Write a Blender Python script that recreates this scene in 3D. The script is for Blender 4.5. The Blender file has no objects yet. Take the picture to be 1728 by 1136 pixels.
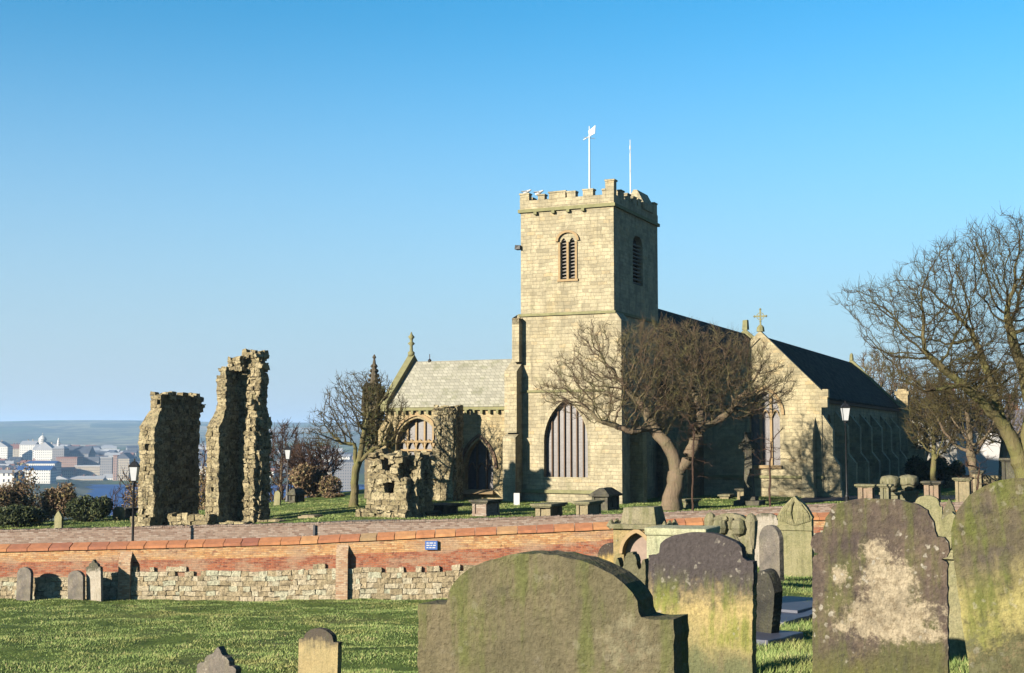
import bpy, bmesh, math, random
import numpy as np
from mathutils import Vector, Matrix
from mathutils.geometry import tessellate_polygon
R = math.radians
sc = bpy.context.scene
COL = sc.collection

# ------------------------------------------------------------------ camera, sky, sun, exposure
FPX, CX, CY, HOR = 2205.0, 864.0, 568.0, 740.0
PITCH = math.atan((HOR - CY) / FPX)
cam = bpy.data.cameras.new('camera'); camo = bpy.data.objects.new('camera', cam); COL.objects.link(camo)
cam.lens = FPX / 1728 * 36; cam.sensor_width = 36; cam.clip_start = 0.1; cam.clip_end = 30000
camo.location = (0, 0, 0); camo.rotation_euler = (R(90) + PITCH, 0, 0)
sc.camera = camo
SUN_AZ, SUN_EL = 48.0, 18.0      # degrees left of straight behind the camera
w = bpy.data.worlds.new('World'); sc.world = w; w.use_nodes = True
wn = w.node_tree; bg = wn.nodes['Background']
sky = wn.nodes.new('ShaderNodeTexSky'); sky.sky_type = 'NISHITA'; sky.sun_disc = False
sky.sun_elevation = R(SUN_EL); sky.sun_rotation = R(180 + SUN_AZ)
sky.altitude = 0; sky.air_density = 1.0; sky.dust_density = 0.2; sky.ozone_density = 3.0
tn = wn.nodes.new('ShaderNodeMix'); tn.data_type = 'RGBA'; tn.blend_type = 'MULTIPLY'; tn.inputs[0].default_value = 1; tn.inputs[7].default_value = (.21, .74, .80, 1)
gm = wn.nodes.new('ShaderNodeGamma'); gm.inputs[1].default_value = 1.15
wn.links.new(sky.outputs[0], gm.inputs[0]); wn.links.new(gm.outputs[0], tn.inputs[6]); hx = wn.nodes.new('ShaderNodeTexCoord'); hs = wn.nodes.new('ShaderNodeSeparateXYZ'); wn.links.new(hx.outputs['Generated'], hs.inputs[0])
hm = wn.nodes.new('ShaderNodeMapRange'); hm.interpolation_type = 'SMOOTHSTEP'; hm.inputs[1].default_value = .36; hm.inputs[2].default_value = -.02; hm.inputs[3].default_value = 0; hm.inputs[4].default_value = .95
wn.links.new(hs.outputs[2], hm.inputs[0]); hk = wn.nodes.new('ShaderNodeMix'); hk.data_type = 'RGBA'; hk.inputs[7].default_value = (2.65, 2.92, 3.45, 1)
wn.links.new(hm.outputs[0], hk.inputs[0]); wn.links.new(tn.outputs[2], hk.inputs[6]); wn.links.new(hk.outputs[2], bg.inputs[0]); bg.inputs[1].default_value = 0.05
sl = bpy.data.lights.new('sun', 'SUN'); so = bpy.data.objects.new('sun', sl); COL.objects.link(so)
sl.energy = 5.0; sl.angle = R(0.5); sl.color = (1.0, 0.90, 0.74)
sdir = Vector((-math.sin(R(SUN_AZ)) * math.cos(R(SUN_EL)), -math.cos(R(SUN_AZ)) * math.cos(R(SUN_EL)), math.sin(R(SUN_EL))))
so.rotation_euler = sdir.to_track_quat('Z', 'Y').to_euler()
sc.view_settings.view_transform = 'Standard'; sc.view_settings.look = 'None'
sc.view_settings.exposure = 2.0; sc.view_settings.gamma = 1
sc.render.engine = 'CYCLES'

rng = np.random.default_rng(7); random.seed(7)

# ------------------------------------------------------------------ geometry of the view
TH = R(24.4); CT, ST = math.cos(TH), math.sin(TH)
TX, TY, GZ = 6.12, 78.0, -3.85            # tower corner, churchyard level (eye = 0)
def ray(u, v):
    c, s = math.cos(PITCH), math.sin(PITCH)
    return ((u - CX), FPX * c - (CY - v) * s, FPX * s + (CY - v) * c)
def P(u, v, Y):
    d = ray(u, v); t = Y / d[1]
    return Vector((d[0] * t, Y, d[2] * t))
def Lf(u, v, b):      # hit plane local y=b in the church frame -> (a, z)
    d = ray(u, v); k = (TX * ST + TY * CT + b) / (d[0] * ST + d[1] * CT)
    wx, wy = d[0] * k, d[1] * k
    return ((wx - TX) * CT - (wy - TY) * ST, d[2] * k - GZ)
def Ls(u, v, a):      # hit plane local x=a -> (b, z)
    d = ray(u, v); k = (TX * CT - TY * ST + a) / (d[0] * CT - d[1] * ST)
    wx, wy = d[0] * k, d[1] * k
    return ((wx - TX) * ST + (wy - TY) * CT, d[2] * k - GZ)
def ss(x, a, b):
    t = np.clip((x - a) / (b - a), 0, 1); return t * t * (3 - 2 * t)
YW, YG = 58.0, 62.0                        # brick wall front face, grey wall front face
def wtop(x): return np.interp(x, [-40, -22.7, -16, -9.6, -1.7, 4.4, 8.3, 12, 30], [-5.0, -4.67, -4.52, -4.34, -3.95, -3.68, -3.5, -3.3, -3.0])
def gtop(x): return np.interp(x, [-40, -24.3, -17.3, -10.2, -1.8, 4.7, 9.4, 15, 30], [-4.55, -4.38, -4.22, -4.05, -3.84, -3.64, -3.46, -3.15, -3.0])
def vnoise(x, y, seed=0, amp=1.0):
    s = 0
    for i in range(5):
        a = seed * 1.7 + i * 2.1
        s = s + np.sin(x * math.cos(a) * (1 + .37 * i) + y * math.sin(a) * (1 + .41 * i) + a * 5.3) / (1 + .5 * i)
    return s * amp / 2.5
def gz(x, y):
    x = np.asarray(x, float); y = np.asarray(y, float)
    Lp = np.interp(y, [-50, 0, 5, 10, 20, 25, 30, 40, 58, 70], [-1.2, -1.7, -2.15, -2.9, -4.25, -4.68, -5.08, -5.85, -7.05, -7.1])
    Rp = np.interp(y, [-50, 0, 5, 10, 15, 24, 35, 50, 58, 70], [-1.4, -1.7, -1.78, -1.95, -2.2, -2.7, -3.3, -4.2, -4.7, -4.7])
    t = ss(x / np.maximum(y, 5), -0.02, 0.16)
    front = Lp * (1 - t) + Rp * t + vnoise(x * 1.1, y * .8, 3, .07) + vnoise(x * 2.1 + np.sin(y), y * 1.3 + np.sin(x * .7), 5, .05)
    lane = gtop(x) - 1.3
    yard = GZ - .75 * ss(-x, 6, 20) - .3 * ss(-x, 20, 32) + vnoise(x * .5, y * .5, 2, .05) + .05 * ss(y, 75, 85)
    e = np.interp(x, [-400, -60, -30, -20, -13, -5, 5, 30, 200], [20, 58, 72, 84, 104, 125, 190, 420, 600])
    low = np.interp(y, [-9000, 1150, 1625, 1640, 1800, 2500, 4000, 5200, 6500, 9500], [-59, -59, -59, -54, -40, -28, -6, 54, 78, 60])
    land = ss(-x / np.maximum(y, 50), .325, .335) * ss(y, 700, 900)
    low = np.maximum(low, -59 + 8 * land)
    low = low + ss(y, 2200, 5000) * vnoise(x / 420., y / 600., 9, 12)
    plat = np.where(y < YW + .3, front, np.where(y < YG + .3, lane, yard))
    drop = np.maximum(y - e, 0)
    drop = drop + np.maximum(np.abs(x + 5) - 75, 0) * (x < 0)
    z = plat - .5 * drop * ss(drop, 0, 6)
    return np.where(z > low, z, low)
def g1(x, y): return float(gz(x, y))

# ------------------------------------------------------------------ object helpers
def thing(name, label, cat, loc=(0, 0, 0), rotz=0, group=None):
    o = bpy.data.objects.new(name, None); COL.objects.link(o)
    o.location = loc; o.rotation_euler = (0, 0, rotz); o.empty_display_size = .2
    o['label'] = label; o['category'] = cat
    if group: o['group'] = group
    return o
def tag(o, label, cat, group=None):
    o['label'] = label; o['category'] = cat
    if group: o['group'] = group
    return o
class MB:
    def __init__(s): s.v = []; s.f = []; s.t = []
    def face(s, pts, tone=.5):
        n = len(s.v); s.v += [tuple(p) for p in pts]; s.f.append(tuple(range(n, n + len(pts)))); s.t.append(tone)
    def hexa(s, p, tone=None):
        n = len(s.v); s.v += [tuple(q) for q in p]
        if tone is None: tone = random.random()
        for f in ((0, 3, 2, 1), (4, 5, 6, 7), (0, 1, 5, 4), (1, 2, 6, 5), (2, 3, 7, 6), (3, 0, 4, 7)):
            s.f.append(tuple(n + i for i in f)); s.t.append(tone)
    def box(s, x0, x1, y0, y1, z0, z1, j=0, tone=None):
        c = [(x0, y0, z0), (x1, y0, z0), (x1, y1, z0), (x0, y1, z0), (x0, y0, z1), (x1, y0, z1), (x1, y1, z1), (x0, y1, z1)]
        if j: c = [tuple(a + random.uniform(-j, j) for a in q) for q in c]
        s.hexa(c, tone)
    def wedge(s, x0, x1, y0, y1, z0, zf, zb, tone=None):   # top slopes from zf at y0 to zb at y1
        s.hexa([(x0, y0, z0), (x1, y0, z0), (x1, y1, z0), (x0, y1, z0), (x0, y0, zf), (x1, y0, zf), (x1, y1, zb), (x0, y1, zb)], tone)
    def prism(s, loop, y0, y1, tone=.5):                   # loop of (x,z), extruded along y
        n = len(s.v); k = len(loop)
        s.v += [(p[0], y0, p[1]) for p in loop] + [(p[0], y1, p[1]) for p in loop]
        tr = tessellate_polygon([[Vector((p[0], p[1], 0)) for p in loop]])
        for a in tr: s.f.append(tuple(n + i for i in a)); s.t.append(tone); s.f.append(tuple(n + k + i for i in reversed(a))); s.t.append(tone)
        for i in range(k): s.f.append((n + i, n + (i + 1) % k, n + k + (i + 1) % k, n + k + i)); s.t.append(tone)
    def lathe(s, prof, seg=12, cx=0, cy=0, tone=.5, rot=0):
        n = len(s.v)
        for (r, z) in prof:
            for i in range(seg):
                a = 2 * math.pi * i / seg + rot; s.v.append((cx + r * math.cos(a), cy + r * math.sin(a), z))
        for j in range(len(prof) - 1):
            for i in range(seg):
                a = n + j * seg + i; b = n + j * seg + (i + 1) % seg
                s.f.append((a, b, b + seg, a + seg)); s.t.append(tone)
        s.f.append(tuple(n + i for i in reversed(range(seg)))); s.t.append(tone)
        s.f.append(tuple(n + (len(prof) - 1) * seg + i for i in range(seg))); s.t.append(tone)
    def bar(s, p, q, r, k=6, r2=None, tone=.5):
        p = Vector(p); q = Vector(q); d = (q - p).normalized(); a = d.orthogonal().normalized(); b = d.cross(a)
        n = len(s.v); r2 = r if r2 is None else r2
        for c, rr in ((p, r), (q, r2)):
            for i in range(k):
                t = 2 * math.pi * i / k; s.v.append(tuple(c + a * math.cos(t) * rr + b * math.sin(t) * rr))
        for i in range(k): s.f.append((n + i, n + (i + 1) % k, n + k + (i + 1) % k, n + k + i)); s.t.append(tone)
        s.f.append(tuple(n + i for i in reversed(range(k)))); s.f.append(tuple(n + k + i for i in range(k))); s.t += [tone, tone]
    def masonry(s, x0, x1, y0, y1, z0, z1, ch=.3, bl=.55, j=.03, out=.05, miss=.02, top=0):
        out *= .6; ch *= .68; j *= .75; bl *= .72
        s.box(x0 + .1, x1 - .1, y0 + .1, y1 - .1, z0, z1 - .1, 0, .15)
        z = z0
        while z < z1 - .02:
            h = min(ch * random.uniform(.75, 1.25), z1 - z)
            if z1 - (z + h) < .1: h = z1 - z
            for side in range(4):
                L = (x1 - x0) if side % 2 == 0 else (y1 - y0)
                p = 0
                while p < L - .02:
                    l = min(bl * random.uniform(.5, 1.4), L - p)
                    if L - p - l < .15: l = L - p
                    o = random.uniform(-out, out); d = .28
                    ms = miss + (top * .5 if z + h > z1 - .5 else 0)
                    if random.random() > ms:
                        g = .008
                        if side == 0: q = (x0 + p + g, x0 + p + l - g, y0 - o, y0 + d)
                        elif side == 2: q = (x0 + p + g, x0 + p + l - g, y1 - d, y1 + o)
                        elif side == 1: q = (x1 - d, x1 + o, y0 + p + g, y0 + p + l - g)
                        else: q = (x0 - o, x0 + d, y0 + p + g, y0 + p + l - g)
                        s.box(*q, z + g, z + h - g + (random.uniform(-.1, .12) if top and z + h >= z1 else 0), j)
                    p += l
            z += h
    def build(s, name, mat, parent=None, loc=None, smooth=False, bevel=0, weld=False, seg=2):
        me = bpy.data.meshes.new(name); me.from_pydata(s.v, [], s.f)
        at = me.attributes.new('tone', 'FLOAT', 'FACE'); at.data.foreach_set('value', s.t)
        bm = bmesh.new(); bm.from_mesh(me)
        if weld or bevel: bmesh.ops.remove_doubles(bm, verts=bm.verts, dist=.0005)
        bmesh.ops.recalc_face_normals(bm, faces=bm.faces); bm.to_mesh(me); bm.free()
        me.materials.append(mat)
        if smooth: me.shade_smooth()
        o = bpy.data.objects.new(name, me); COL.objects.link(o)
        if parent: o.parent = parent
        if loc is not None: o.location = loc
        if bevel:
            m = o.modifiers.new('bevel', 'BEVEL'); m.width = bevel; m.segments = seg; m.limit_method = 'ANGLE'; m.angle_limit = R(40)
        return o
from mathutils import noise as mnoise
def erode(o, cuts=2, amp=.07, fq=2.2):
    bm = bmesh.new(); bm.from_mesh(o.data); bmesh.ops.subdivide_edges(bm, edges=bm.edges, cuts=cuts, use_grid_fill=True)
    for v in bm.verts:
        c = v.co; v.co = c + mnoise.noise_vector(c * fq) * amp + mnoise.noise_vector(c * fq * 3.1) * amp * .45
    bm.to_mesh(o.data); bm.free(); return o
def rawmesh(name, verts, faces, mat, parent=None, smooth=False, tone=None):
    verts = np.asarray(verts, np.float32); faces = np.asarray(faces, np.int32); k = faces.shape[1]
    me = bpy.data.meshes.new(name); me.vertices.add(len(verts)); me.vertices.foreach_set('co', verts.ravel())
    me.loops.add(faces.size); me.loops.foreach_set('vertex_index', faces.ravel())
    me.polygons.add(len(faces)); me.polygons.foreach_set('loop_start', np.arange(0, faces.size, k, dtype=np.int32))
    me.update(calc_edges=True)
    if tone is not None:
        at = me.attributes.new('tone', 'FLOAT', 'FACE'); at.data.foreach_set('value', np.asarray(tone, np.float32))
    if smooth: me.shade_smooth()
    me.materials.append(mat); me.validate()
    o = bpy.data.objects.new(name, me); COL.objects.link(o)
    if parent: o.parent = parent
    return o

# ------------------------------------------------------------------ materials
class N:
    def __init__(s, name, rough=.9, spec=.2):
        s.m = bpy.data.materials.new(name); s.m.use_nodes = True; s.t = s.m.node_tree; s.b = s.t.nodes['Principled BSDF']
        s.b.inputs['Roughness'].default_value = rough; s.b.inputs['Specular IOR Level'].default_value = spec
    def n(s, ty, props=None, **inp):
        x = s.t.nodes.new('ShaderNode' + ty)
        for k, v in (props or {}).items(): setattr(x, k, v)
        for k, v in inp.items():
            i = x.inputs[int(k[1:])] if k[0] == '_' and k[1:].isdigit() else x.inputs[k.replace('_', ' ')]
            s.set(i, v)
        return x
    def set(s, i, v):
        if isinstance(v, bpy.types.NodeSocket): s.t.links.new(v, i)
        elif isinstance(v, tuple) and len(v) == 3 and i.type == 'RGBA': i.default_value = (*v, 1)
        else: i.default_value = v
    def math(s, op, a, b=0.0, c=0.0, clamp=False): return s.n('Math', {'operation': op, 'use_clamp': clamp}, _0=a, _1=b, _2=c).outputs[0]
    def mix(s, f, a, b, mode='MIX'):
        x = s.n('Mix', {'data_type': 'RGBA', 'blend_type': mode})
        s.set(x.inputs[0], f); s.set(x.inputs[6], a); s.set(x.inputs[7], b); return x.outputs[2]
    def noise(s, vec, scale, detail=4, rough=.6): return s.n('TexNoise', None, Vector=vec, Scale=scale, Detail=detail, Roughness=rough).outputs[0]
    def step(s, v, a, b): return s.n('MapRange', {'interpolation_type': 'SMOOTHSTEP', 'clamp': True}, Value=v, From_Min=a, From_Max=b).outputs[0]
    def obj(s): return s.n('TexCoord').outputs['Object']
    def pos(s): return s.n('NewGeometry').outputs['Position']
    def xyz(s, v): x = s.n('SeparateXYZ', None, Vector=v); return x.outputs
    def comb(s, x, y, z): return s.n('CombineXYZ', None, X=x, Y=y, Z=z).outputs[0]
    def scl(s, v, k): return s.n('Mapping', None, Vector=v, Scale=k).outputs[0]
    def tone(s): return s.n('Attribute', {'attribute_name': 'tone'}).outputs['Fac']
    def ramp(s, f, stops):
        x = s.n('ValToRGB', None, Fac=f); e = x.color_ramp.elements
        while len(e) < len(stops): e.new(.5)
        for i, (p, c) in enumerate(stops): e[i].position = p; e[i].color = (*c, 1)
        return x.outputs[0]
    def out(s, c, h=None, d=.02, st=.6, rough=None, k=.34):
        if k != 1: c = s.mix(1.0, c, (k, k, k), 'MULTIPLY')
        s.set(s.b.inputs['Base Color'], c)
        if h is not None:
            bp = s.n('Bump', None, Height=h, Strength=st, Distance=d); s.t.links.new(bp.outputs[0], s.b.inputs['Normal'])
        if rough is not None: s.set(s.b.inputs['Roughness'], rough)
        return s.m

def ashlar(name, c, bw=.7, bh=.32, mortar=(.2, .18, .12), green=.3, dark=.3, gcol=(.20, .23, .09), yellow=(.5, .36, .13)):
    """coursed stone on faces that are axis aligned in the object's own frame"""
    n = N(name); o = n.obj(); x = n.xyz(o)
    v = n.comb(n.math('ADD', x[0], x[1]), x[2], 0.0)
    wob = n.noise(o, .8, 2); v2 = n.n('VectorMath', {'operation': 'ADD'}, _0=v, _1=n.comb(n.math('MULTIPLY', wob, .45), n.math('MULTIPLY', wob, .22), 0.0)).outputs[0]
    br = n.n('TexBrick', {'offset': .45, 'squash': 1.3, 'squash_frequency': 3}, Vector=v2, Color1=(0, 0, 0), Color2=(1, 1, 1), Mortar=(.45, .45, .45), Scale=1.0, Mortar_Size=.010, Mortar_Smooth=.6, Bias=0.0, Brick_Width=bw, Row_Height=bh)
    tint = n.ramp(br.outputs[0], [(0, tuple(a * .66 for a in c)), (.12, tuple(a * .86 for a in c)), (.25, tuple(a * .95 for a in c)), (.62, c), (.85, tuple(min(a * 1.08, .8) for a in c)), (1, (c[0] * 1.0, c[1] * .9, c[2] * .78))])
    col = n.mix(n.math('MULTIPLY', n.step(n.noise(o, .35, 5), .5, .72), .35), tint, yellow)
    col = n.mix(n.math('MULTIPLY', n.step(n.noise(n.scl(o, (1, 1, .7)), .9, 6), .56, .74), green), col, gcol)
    col = n.mix(n.math('MULTIPLY', n.step(n.noise(o, 3.1, 5), .57, .72), dark), col, (.09, .08, .06))
    st_ = n.step(n.noise(n.scl(o, (1.6, 1.6, .22)), 1.0, 6, .65), .52, .7); col = n.mix(n.math('MULTIPLY', st_, .65), col, (.2, .18, .12)); col = n.mix(n.math('MULTIPLY', n.step(n.noise(o, .8, 8, .75), .42, .62), .68), col, tuple(a * .5 for a in c)); col = n.mix(n.math('MULTIPLY', n.step(n.noise(o, 5, 6, .75), .5, .66), .45), col, tuple(a * .5 for a in c)); col = n.mix(n.math('MULTIPLY', br.outputs[1], .38), col, mortar)
    f = n.noise(o, 14, 4)
    col = n.mix(.35, col, n.ramp(f, [(.3, (.55, .55, .55)), (.7, (1.2, 1.2, 1.2))]), 'MULTIPLY')
    h = n.math('SUBTRACT', n.math('ADD', n.math('MULTIPLY', f, .5), n.math('MULTIPLY', br.outputs[0], .35)), br.outputs[1])
    return n.out(col, h, .035, .7)
def rubble(name, c, c2, green=.35, gcol=(.2, .22, .1), dk=.8):
    """loose masonry; each block carries its own tone"""
    n = N(name); o = n.obj(); t = n.tone()
    col = n.ramp(t, [(0, tuple(a * .75 for a in c)), (.35, c), (.7, c2), (1, tuple(min(a * 1.1, .75) for a in c2))])
    a = n.noise(o, 2.2, 6); col = n.mix(n.math('MULTIPLY', n.step(a, .5, .7), green), col, gcol)
    b = n.noise(o, 7, 6, .7); col = n.mix(n.math('MULTIPLY', n.step(b, .47, .62), dk), col, (.07, .06, .045))
    col = n.mix(.5, col, n.ramp(n.noise(o, 22, 3), [(.3, (.5, .5, .5)), (.7, (1.25, 1.25, 1.25))]), 'MULTIPLY')
    return n.out(col, b, .12, .9)
def plain(name, c, rough=.8, var=.25, scale=8, spec=.2, bump=.01, metal=0, k=.37):
    n = N(name, rough, spec); o = n.obj(); f = n.noise(o, scale, 5)
    n.b.inputs['Metallic'].default_value = metal
    return n.out(n.mix(f, tuple(a * (1 - var) for a in c), tuple(min(1, a * (1 + var)) for a in c)), f, bump, .5, k=k)
def grave(name, base, alt, top=None, ztop=.8, bot=None, zbot=.3, green=.4, gcol=(.17, .18, .07), patch=None, pcol=(.6, .52, .4), specks=.5, soot=.4, streak=.3, zg=(0, 9)):
    n = N(name, .92, .12); o = n.obj(); x = n.xyz(o)
    n1 = n.noise(o, 2.6, 6, .65); n2 = n.noise(o, 9, 6, .7); n3 = n.noise(n.scl(o, (9, 9, 1.3)), 1.0, 5, .6); n4 = n.noise(o, 45, 4, .7)
    col = n.mix(n.step(n1, .35, .65), base, alt); col = n.mix(n.step(n.noise(o, 1.4, 6, .7), .4, .62), col, n.mix(.5, col, (1.5, 1.4, 1.35), 'MULTIPLY'))
    zz = n.math('ADD', x[2], n.math('ADD', n.math('MULTIPLY_ADD', n1, .5, -.25), n.math('MULTIPLY_ADD', n3, .45, -.22)))
    if bot: col = n.mix(n.step(n.math('ADD', zz, n.math('MULTIPLY_ADD', n2, .3, -.15)), zbot + .15, zbot - .15), col, bot)
    if top: col = n.mix(n.step(n.math('ADD', zz, n.math('MULTIPLY_ADD', n2, .3, -.15)), ztop - .12, ztop + .12), col, top)
    gm = n.math('MULTIPLY', n.step(n.math('ADD', n.math('MULTIPLY', n3, .6), n.math('MULTIPLY', n1, .4)), .46, .6), green)
    gm = n.math('MULTIPLY', gm, n.math('MULTIPLY', n.step(zz, zg[0] - .08, zg[0] + .08), n.step(zz, zg[1] + .1, zg[1] - .1)))
    col = n.mix(gm, col, gcol)
    col = n.mix(n.math('MULTIPLY', n.step(n2, .55, .68), soot), col, (.05, .045, .045))
    col = n.mix(n.math('MULTIPLY', n.step(n3, .58, .7), streak), col, (.07, .06, .06))
    if patch:
        for (px, pz, rx, rz) in patch:
            dx = n.math('MULTIPLY', n.math('SUBTRACT', x[0], px), 1 / rx); dz = n.math('MULTIPLY', n.math('SUBTRACT', x[2], pz), 1 / rz)
            d = n.math('SQRT', n.math('ADD', n.math('MULTIPLY', dx, dx), n.math('MULTIPLY', dz, dz)))
            n5 = n.noise(o, 24, 5, .75); d = n.math('ADD', d, n.math('ADD', n.math('MULTIPLY_ADD', n1, 2.2, -1.1), n.math('ADD', n.math('MULTIPLY_ADD', n2, 2.0, -1.0), n.math('MULTIPLY_ADD', n5, 1.4, -.7))))
            pc = n.mix(n.step(n2, .4, .62), pcol, tuple(a * .62 for a in pcol)); pc = n.mix(n.math('MULTIPLY', n.step(n5, .48, .62), .6), pc, (.24, .18, .11))
            col = n.mix(n.math('MULTIPLY', n.step(d, 1.25, .7), .92), col, pc)
    vo = n.n('TexVoronoi', None, Vector=n.n('VectorMath', {'operation': 'ADD'}, _0=o, _1=n.scl(n.n('TexNoise', None, Vector=o, Scale=20.0).outputs[1], (.06, .06, .06))).outputs[0], Scale=17.0).outputs[0]
    col = n.mix(n.math('MULTIPLY', n.math('MULTIPLY', n.step(vo, .32, .2), n.step(n1, .5, .6)), specks), col, (.52, .48, .4))
    col = n.mix(.55, col, n.ramp(n4, [(.3, (.55, .55, .55)), (.7, (1.3, 1.3, 1.3))]), 'MULTIPLY')
    h = n.math('ADD', n.math('MULTIPLY', n4, .35), n.math('ADD', n2, n.math('MULTIPLY', n3, .5)))
    return n.out(col, n.math('ADD', h, n.math('MULTIPLY', n1, 2.0)), .03, .9)

M = {}
M['tower'] = ashlar('tower_stone', (.66, .575, .385), .42, .22, green=.5, dark=.35)
M['church'] = ashlar('church_stone', (.64, .52, .30), .42, .22, green=.4, dark=.45)
M['chapel'] = ashlar('chapel_stone', (.66, .57, .36), .46, .24, green=.2, dark=.25)
M['trim'] = plain('mossy_trim_stone', (.27, .26, .13), .9, .5, 3, bump=.03)
M['redstone'] = plain('red_sandstone', (.20, .13, .085), .9, .35, 6, bump=.02)
M['buffstone'] = plain('buff_sandstone', (.42, .30, .16), .9, .35, 6, bump=.02)
M['ruin'] = rubble('ruin_rubble', (.42, .34, .19), (.60, .50, .30), .4)
M['wallstone'] = rubble('wall_rubble', (.66, .53, .33), (.82, .70, .50), .2, dk=.4)
def leaded(name, c):
    n = N(name, .45, .5); o = n.obj(); x = n.xyz(o)
    br = n.n('TexBrick', {'offset': .0}, Vector=n.comb(n.math('ADD', x[0], x[1]), x[2], 0.0), Color1=(0, 0, 0), Color2=(1, 1, 1), Scale=1.0, Mortar_Size=.012, Brick_Width=.16, Row_Height=.2)
    col = n.mix(br.outputs[0], tuple(a * .6 for a in c), tuple(a * 1.25 for a in c)); col = n.mix(n.step(n.noise(o, 1.5, 4), .4, .65), col, tuple(a * .6 for a in c))
    return n.out(n.mix(br.outputs[1], col, (.04, .035, .035)), br.outputs[0], .01, .5, k=1)
M['glass'] = leaded('leaded_glass', (.038, .033, .037))
M['darkglass'] = plain('dark_glass', (.05, .05, .06), .25, .3, 5, .5)
M['louvre'] = plain('louvre', (.33, .30, .26), .8, .2)
M['white'] = plain('white_paint', (.8, .8, .8), .5, .05)
M['black'] = plain('black_paint', (.015, .015, .017), .5, .2)
M['lampglass'] = plain('frosted_lamp_glass', (.72, .74, .78), .25, .08, 5, .6)
M['iron'] = plain('grey_iron', (.12, .12, .13), .5, .2)
def roofmat(name, c, row=.3, var=.3, green=.2):
    n = N(name, .95, .05); o = n.obj(); x = n.xyz(o)
    v = n.comb(n.math('ADD', x[0], x[1]), n.math('MULTIPLY', x[2], 1.4), 0.0)
    br = n.n('TexBrick', {'offset': .5}, Vector=v, Color1=(0, 0, 0), Color2=(1, 1, 1), Mortar=(.2, .2, .2), Scale=1.0, Mortar_Size=.015, Brick_Width=.35, Row_Height=row)
    col = n.mix(br.outputs[0], tuple(a * (1 - var) for a in c), tuple(a * (1 + var) for a in c))
    col = n.mix(n.math('MULTIPLY', n.step(n.noise(o, 1.2, 5), .5, .7), green), col, (.23, .24, .13))
    col = n.mix(n.math('MULTIPLY', br.outputs[1], .5), col, tuple(a * .4 for a in c))
    return n.out(col, n.math('SUBTRACT', br.outputs[0], br.outputs[1]), .03, .6)
M['palerf'] = roofmat('stone_slate_roof', (.50, .48, .39), .3, .16, .5)
M['slate'] = roofmat('dark_slate_roof', (.07, .06, .045), .3, .5, .2)

def groundmat():
    n = N('grassland', .95, .1); p = n.pos(); x = n.xyz(p)
    a = n.noise(n.scl(p, (1, .55, 1)), 1.7, 6, .65); b = n.noise(p, .22, 4); c = n.noise(p, 9, 5, .7)
    col = n.ramp(a, [(.28, (.04, .065, .012)), (.45, (.075, .115, .02)), (.58, (.115, .16, .03)), (.75, (.18, .19, .05))])
    col = n.mix(n.math('MULTIPLY', n.step(b, .52, .68), .5), col, (.17, .15, .06))
    col = n.mix(.5, col, n.ramp(c, [(.3, (.4, .4, .4)), (.7, (1.4, 1.4, 1.4))]), 'MULTIPLY')
    # far country: fields, woods, streets
    f1 = n.n('TexVoronoi', {'feature': 'F1'}, Vector=n.scl(p, (1 / 330, 1 / 600, 0)), Scale=1.0).outputs[1]
    fc = n.ramp(n.xyz(f1)[0], [(.0, (.03, .05, .025)), (.4, (.11, .16, .05)), (.65, (.24, .23, .12)), (.85, (.05, .07, .04)), (1, (.34, .30, .2))])
    fc = n.mix(n.math('MULTIPLY', n.step(n.noise(p, .012, 5), .45, .55), .8), fc, (.035, .045, .03))
    col = n.mix(n.step(x[1], 150, 400), col, fc)
    lane = n.math('MULTIPLY', n.step(x[1], YW + .25, YW + .35), n.step(x[1], YG + .4, YG + .3))
    col = n.mix(lane, col, (.09, .085, .08))
    return n.out(col, n.math('ADD', a, n.math('MULTIPLY', c, .5)), .12, .8, k=.58)
M['ground'] = groundmat()
def bladem():
    n = N('grass_blades', .8, .15); t = n.tone(); p = n.pos(); b = n.noise(n.scl(p, (1, .6, 1)), .9, 4)
    col = n.ramp(t, [(0, (.045, .08, .02)), (.42, (.12, .17, .05)), (.8, (.19, .235, .075)), (1, (.34, .30, .15))])
    col = n.mix(n.math('MULTIPLY', n.step(n.noise(p, .3, 5), .52, .66), .6), col, (.22, .19, .07)); col = n.mix(n.math('MULTIPLY', n.step(n.noise(n.scl(p, (1, .5, 1)), 1.3, 5), .55, .7), .45), col, (.05, .08, .02)); col = n.mix(n.step(b, .5, .7), col, n.mix(.5, col, (.24, .22, .08)))
    return n.out(col, k=.76)
M['blade'] = bladem()
def barkm(name, c, c2):
    n = N(name, .9, .1); o = n.obj(); a = n.noise(n.scl(o, (9, 9, 1.8)), 1.0, 6, .75); b = n.noise(o, 1.3, 4)
    return n.out(n.mix(n.step(b, .4, .65), n.mix(a, tuple(i * .5 for i in c), tuple(min(1, i * 1.5) for i in c)), c2), a, .12, 1.0)
M['bark'] = barkm('bark_brown', (.30, .22, .15), (.24, .20, .12))
M['barkgreen'] = barkm('bark_green', (.24, .20, .10), (.25, .24, .09))
M['twig'] = barkm('twig_brown', (.10, .08, .05), (.13, .12, .05))
M['twiggreen'] = barkm('twig_green', (.15, .13, .05), (.12, .085, .05))
M['twigwarm'] = barkm('twig_warm', (.22, .15, .10), (.24, .22, .10))
M['twigred'] = barkm('twig_red', (.13, .075, .05), (.09, .06, .045))
def leafm(name, stops):
    n = N(name, .7, .2); return n.out(n.ramp(n.tone(), stops))
M['ever'] = leafm('evergreen_leaves', [(0, (.02, .035, .012)), (.6, (.06, .085, .025)), (1, (.15, .16, .05))])
M['brush'] = leafm('brown_brush', [(0, (.14, .08, .05)), (.5, (.28, .18, .10)), (.8, (.30, .26, .10)), (1, (.40, .24, .14))])
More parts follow.
